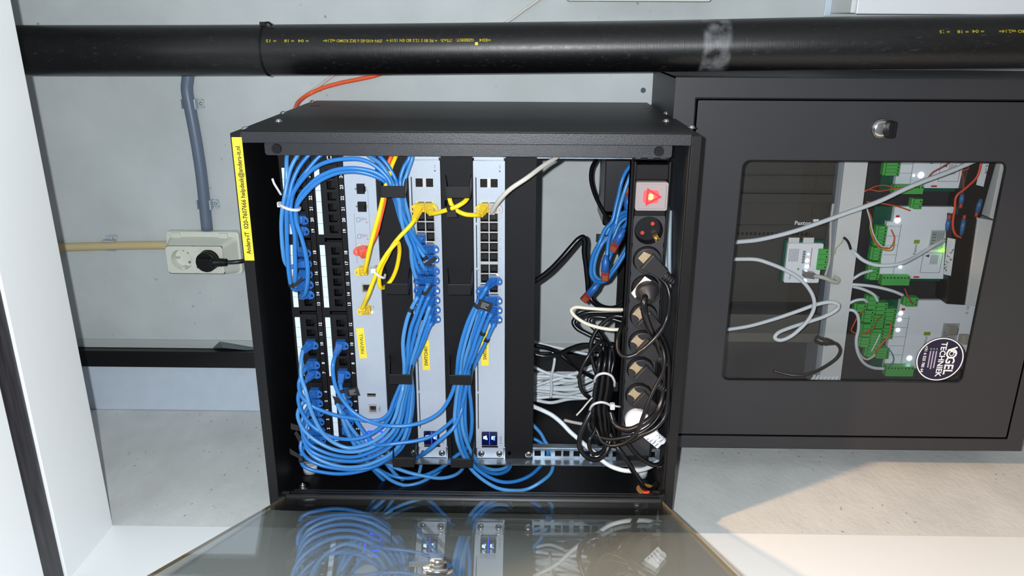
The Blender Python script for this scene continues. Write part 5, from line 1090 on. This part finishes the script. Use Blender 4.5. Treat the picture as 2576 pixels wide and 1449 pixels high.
# cables inside
for l,s,m,r in (
 ('thick white cable crossing the whole cabinet window diagonally','1838,611,290 1852,609,290 1903,604,288 1955,593,284 2006,579,280 2068,558,276 2131,535,272 2172,521,270 2221,502,268 2273,477,266 2325,455,266 2387,432,268 2455,403,270 2500,380,276',WHC,3.9),
 ('white cable with a double loop in front of the pale duct','1838,652,280 1855,652,280 1903,653,276 1934,662,272 1975,679,270 2006,697,268 2031,721,266 2046,748,264 2048,773,262 2035,802,260 2015,825,258 1986,848,258 1961,856,258 1949,850,260 1955,839,262 1986,825,266 2027,812,268 2079,794,268 2106,777,268 2109,767,266 2093,760,266 2058,765,268 2006,783,272 1944,804,276 1882,821,280 1832,829,284 1812,832,286',WHC,3.4),
 ('white cable running from the pale duct across the middle controller','2135,620,338 2151,637,326 2172,655,318 2200,666,312 2221,668,308 2263,664,304 2304,645,318 2346,620,330 2377,604,344',WHC,3.4),
 ('lower white cable leaving the pale duct round the crowded terminals','2122,784,338 2134,780,334 2148,782,330 2158,795,328 2160,825,326 2154,856,326 2158,887,326 2172,912,328 2195,925,332 2224,928,336',WHC,3.0),
 ('white cable arching from the duct to the small upper terminals','2122,772,340 2135,764,336 2152,756,334 2172,754,334 2182,760,338',WHC,2.8),
 ('straight white cable from the duct to the orange and red wires','2130,716,338 2150,716,332 2193,720,328 2245,732,326 2272,743,328',WHC,2.8),
 ('white cable from the duct falling into the upper terminals','2130,718,342 2150,722,338 2172,728,336 2199,742,336 2208,758,338',WHC,2.8),
 ('white cable pair bending up from the duct towards the middle controller','2130,712,344 2148,700,340 2168,688,340 2195,680,344',WHC,2.8),
 ('short white cable curling under the crowded terminals','2156,870,340 2164,892,338 2180,904,338 2195,898,340 2202,890,344',GREYC,2.2),
 ('thin orange wire between duct and upper controller','2172,480,350 2190,477,350 2211,481,350 2252,474,350 2290,470,350 2310,462,352',mat('orange wire',(214,92,52),.45),1.1),
 ('second thin orange wire between duct and upper controller','2172,484,352 2200,470,352 2225,466,354 2250,473,354',MT['orange wire'],1.1),
 ('orange-red wire hanging from the window edge to the lowest spade connector','2468,398,344 2466,420,343 2457,446,342 2428,475,341 2406,494,340 2402,525,340 2397,566,340 2404,590,342 2418,598,344',mat('red orange wire',(226,82,52),.4),2.0),
 ('thin red wire looping above the upper controller','2330,455,340 2345,435,338 2375,418,334 2395,405,332 2415,404,332 2432,412,330 2436,424,330 2422,430,334 2424,450,338 2424,470,342 2422,486,345',mat('dull red wire',(170,60,46),.45),1.3),
 ('orange, yellow and green twisted wires beside the middle controller, outer one','2181,524,350 2190,545,348 2189,575,346 2196,600,346 2210,622,346 2230,630,346 2245,628,346 2250,605,350',mat('yellow green wire',(170,160,50),.5),1.2),
 ('orange twisted wire beside the middle controller, inner one','2182,526,346 2192,548,344 2193,580,342 2200,605,342 2218,622,342 2238,624,342 2250,600,344 2242,578,348',MT['orange wire'],1.2),
 ('pale twisted wire beside the middle controller','2180,522,344 2188,550,342 2198,590,340 2216,618,340 2232,622,342',WHC,1.2),
 ('orange wire above the middle controller','2180,508,350 2220,512,350 2260,520,350 2290,530,354',MT['orange wire'],1.3),
 ('orange wire twist left of the crowded terminals','2174,782,344 2160,792,338 2150,812,336 2142,832,336 2152,838,336 2175,838,338 2190,828,342',MT['orange wire'],1.3),
 ('brown wire over the crowded terminals','2218,796,342 2206,806,338 2198,826,336 2186,838,336 2172,840,338',mat('brown wire',(150,84,44),.5),1.2),
 ('long orange wire over the crowded terminals','2242,808,344 2240,830,338 2232,850,336 2218,866,336 2206,880,338 2202,892,342',MT['orange wire'],1.4),
 ('thin white wire over the crowded terminals','2214,840,342 2204,862,338 2192,884,338',WHC,1.1),
 ('blue wire at the side of the sticker controller','2230,874,344 2242,886,340 2248,906,340 2236,925,342',mat('thin blue wire',(70,120,160),.5),1.0),
 ('red wire at the corner of the sticker controller','2276,726,344 2282,740,338 2290,756,338 2296,765,342',mat('thin red wire',(190,60,46),.5),1.3)):
    cable(l,s,m,r=r,group='cables inside the control cabinet',name='white_cable' if m in (WHC,GREYC) else 'thin_wire')
t=thing('network_cable',P(2060,700,d=300),'grey network cable with a silver plug in the small white module','cable')
obj('plug',M().hexa(*[[(a[0],a[1],dq) for a in [P(x,y,d=320) for x,y in ((2024,682),(2052,688),(2048,702),(2022,698))]] for dq in (318,332)]),mat('silver plug shell',(150,144,146),.3,.6),t,bev=1)
obj('jacket',M().tube(spl(fpath('2046,694,322 2060,696,316 2076,700,312 2094,708,312 2106,710,314 2109,704,318 2098,697,326'),7),[3.8]*43,10),GREYC,t)
t=thing('black_cord',P(2080,870,d=310),'black cord with a knobbly connector crossing the lower part of the duct','cord')
obj('connector',M().tube(spl(fpath('2050,850,318 2066,858,312 2084,860,310 2098,863,312'),5),[6,7,8,8,7,8,8.4,7,8,7.6,7,6,6,5,4.6,4][:16],10),RUB,t)
obj('jacket',M().tube(spl(fpath('2094,862,312 2106,866,310 2114,880,308 2107,898,308 2079,920,312 2048,936,320 2017,944,328 1986,943,336 1944,932,346'),7),3.2,10),RUB,t)
t=thing('cable_fan',P(2060,958,d=340),'white cables fanning out at the foot of the pale duct','cable'); tag(t,None,None,'cables at the duct foot')
for i in range(7):
    x=2036+i*10; obj('strand',M().tube(spl(fpath('%d,944,334 %d,954,330 %d,966,336'%(x+14,x+8,x-6+i*2)),4),3,8),WHC,t)

# small extras
cable('thin grey cable standing beside the pale duct in the cabinet window','2096,512,338 2090,560,338 2088,620,338 2085,660,336 2076,694,334',GREYC,r=2.2,group='cables inside the control cabinet',name='white_cable')
cable('short black sleeve with bare wires lying on the pale duct','2122,597,322 2130,604,320 2136,614,320 2140,627,321',RUB,r=2.2,group='cables inside the control cabinet',name='cable_sleeve')
cable('thin green wire curling on the pale duct','2122,598,322 2120,606,322 2112,616,322 2104,624,324 2100,640,326',MT['yellow green wire'],r=.6,group='cables inside the control cabinet',name='thin_wire')
q=P(2372,630,d=303); obj('green_light',M().dome((q[0],q[1],366),(0,0,-1),3,2,14).cyl((P(2372,630,d=366)[0],P(2372,630,d=366)[1],366),(P(2372,630,d=366)[0],P(2372,630,d=366)[1],362),3.2) if False else M().dome(P(2372,630,d=358),(0,0,-1),3.2,2,14).cyl(P(2372,630,d=358),P(2372,630,d=363),3.2),LGRN,label='green status light beside the handwritten battery label',cat='light')
t=thing('loose_wire',P(1716,500,d=120),'thin white and red wire end against the bottom plate beside the lock bar','wire')
obj('white_strand',M().tube(spl(fpath('1724,468,60 1720,490,66 1714,515,72 1712,540,78 1710,556,84'),5),1.2,7),WHC,t); obj('red_strand',M().tube(spl(fpath('1726,470,58 1724,490,62 1722,512,66'),5),.9,7),mat('thin red wire',(190,60,46),.5),t)
# ================================================================ light and camera
def lamp(name,typ,pos,energy,col,size=.1,**k):
    l=bpy.data.lights.new(name,typ); l.energy=energy; l.color=col
    if typ=='AREA': l.shape='DISK'; l.size=size
    else: l.shadow_soft_size=size
    o=bpy.data.objects.new(name,l); COL.objects.link(o); o.location=W(*pos); return o
lamp('phone_flash','POINT',(CAM[0]-34,CAM[1]-16,CAM[2]-4),FLASH,(.93,.97,1.0),.006)
lamp('room_ceiling_lamp','POINT',(-1197,-900,-1000),ROOM,(1.0,.60,.30),.05)
w=bpy.data.worlds.new('room_glow'); SC.world=w; w.use_nodes=True
w.node_tree.nodes['Background'].inputs[0].default_value=(.80,.92,1.0,1); w.node_tree.nodes['Background'].inputs[1].default_value=AMB
cd_=bpy.data.cameras.new('camera'); co=bpy.data.objects.new('camera',cd_); COL.objects.link(co)
co.location=W(*CAM)
# camera axes in the place: photo right / photo down / forward
def dirw(v): return Vector((-v[1],v[2],-v[0]))
rx=dirw(RM[0]); dn_=dirw(RM[1]); fw=dirw(RM[2])
m=Matrix((rx,-dn_,-fw)).transposed().to_4x4(); m.translation=co.location; co.matrix_world=m
cd_.sensor_fit='HORIZONTAL'; cd_.sensor_width=36; cd_.lens=FOC/2576*36; cd_.clip_start=.02; cd_.clip_end=50
SC.camera=co
vs_=SC.view_settings; SC.display_settings.display_device='sRGB'; vs_.view_transform='Standard'; vs_.look='None'; vs_.exposure=0; vs_.gamma=1; vs_.use_curve_mapping=False
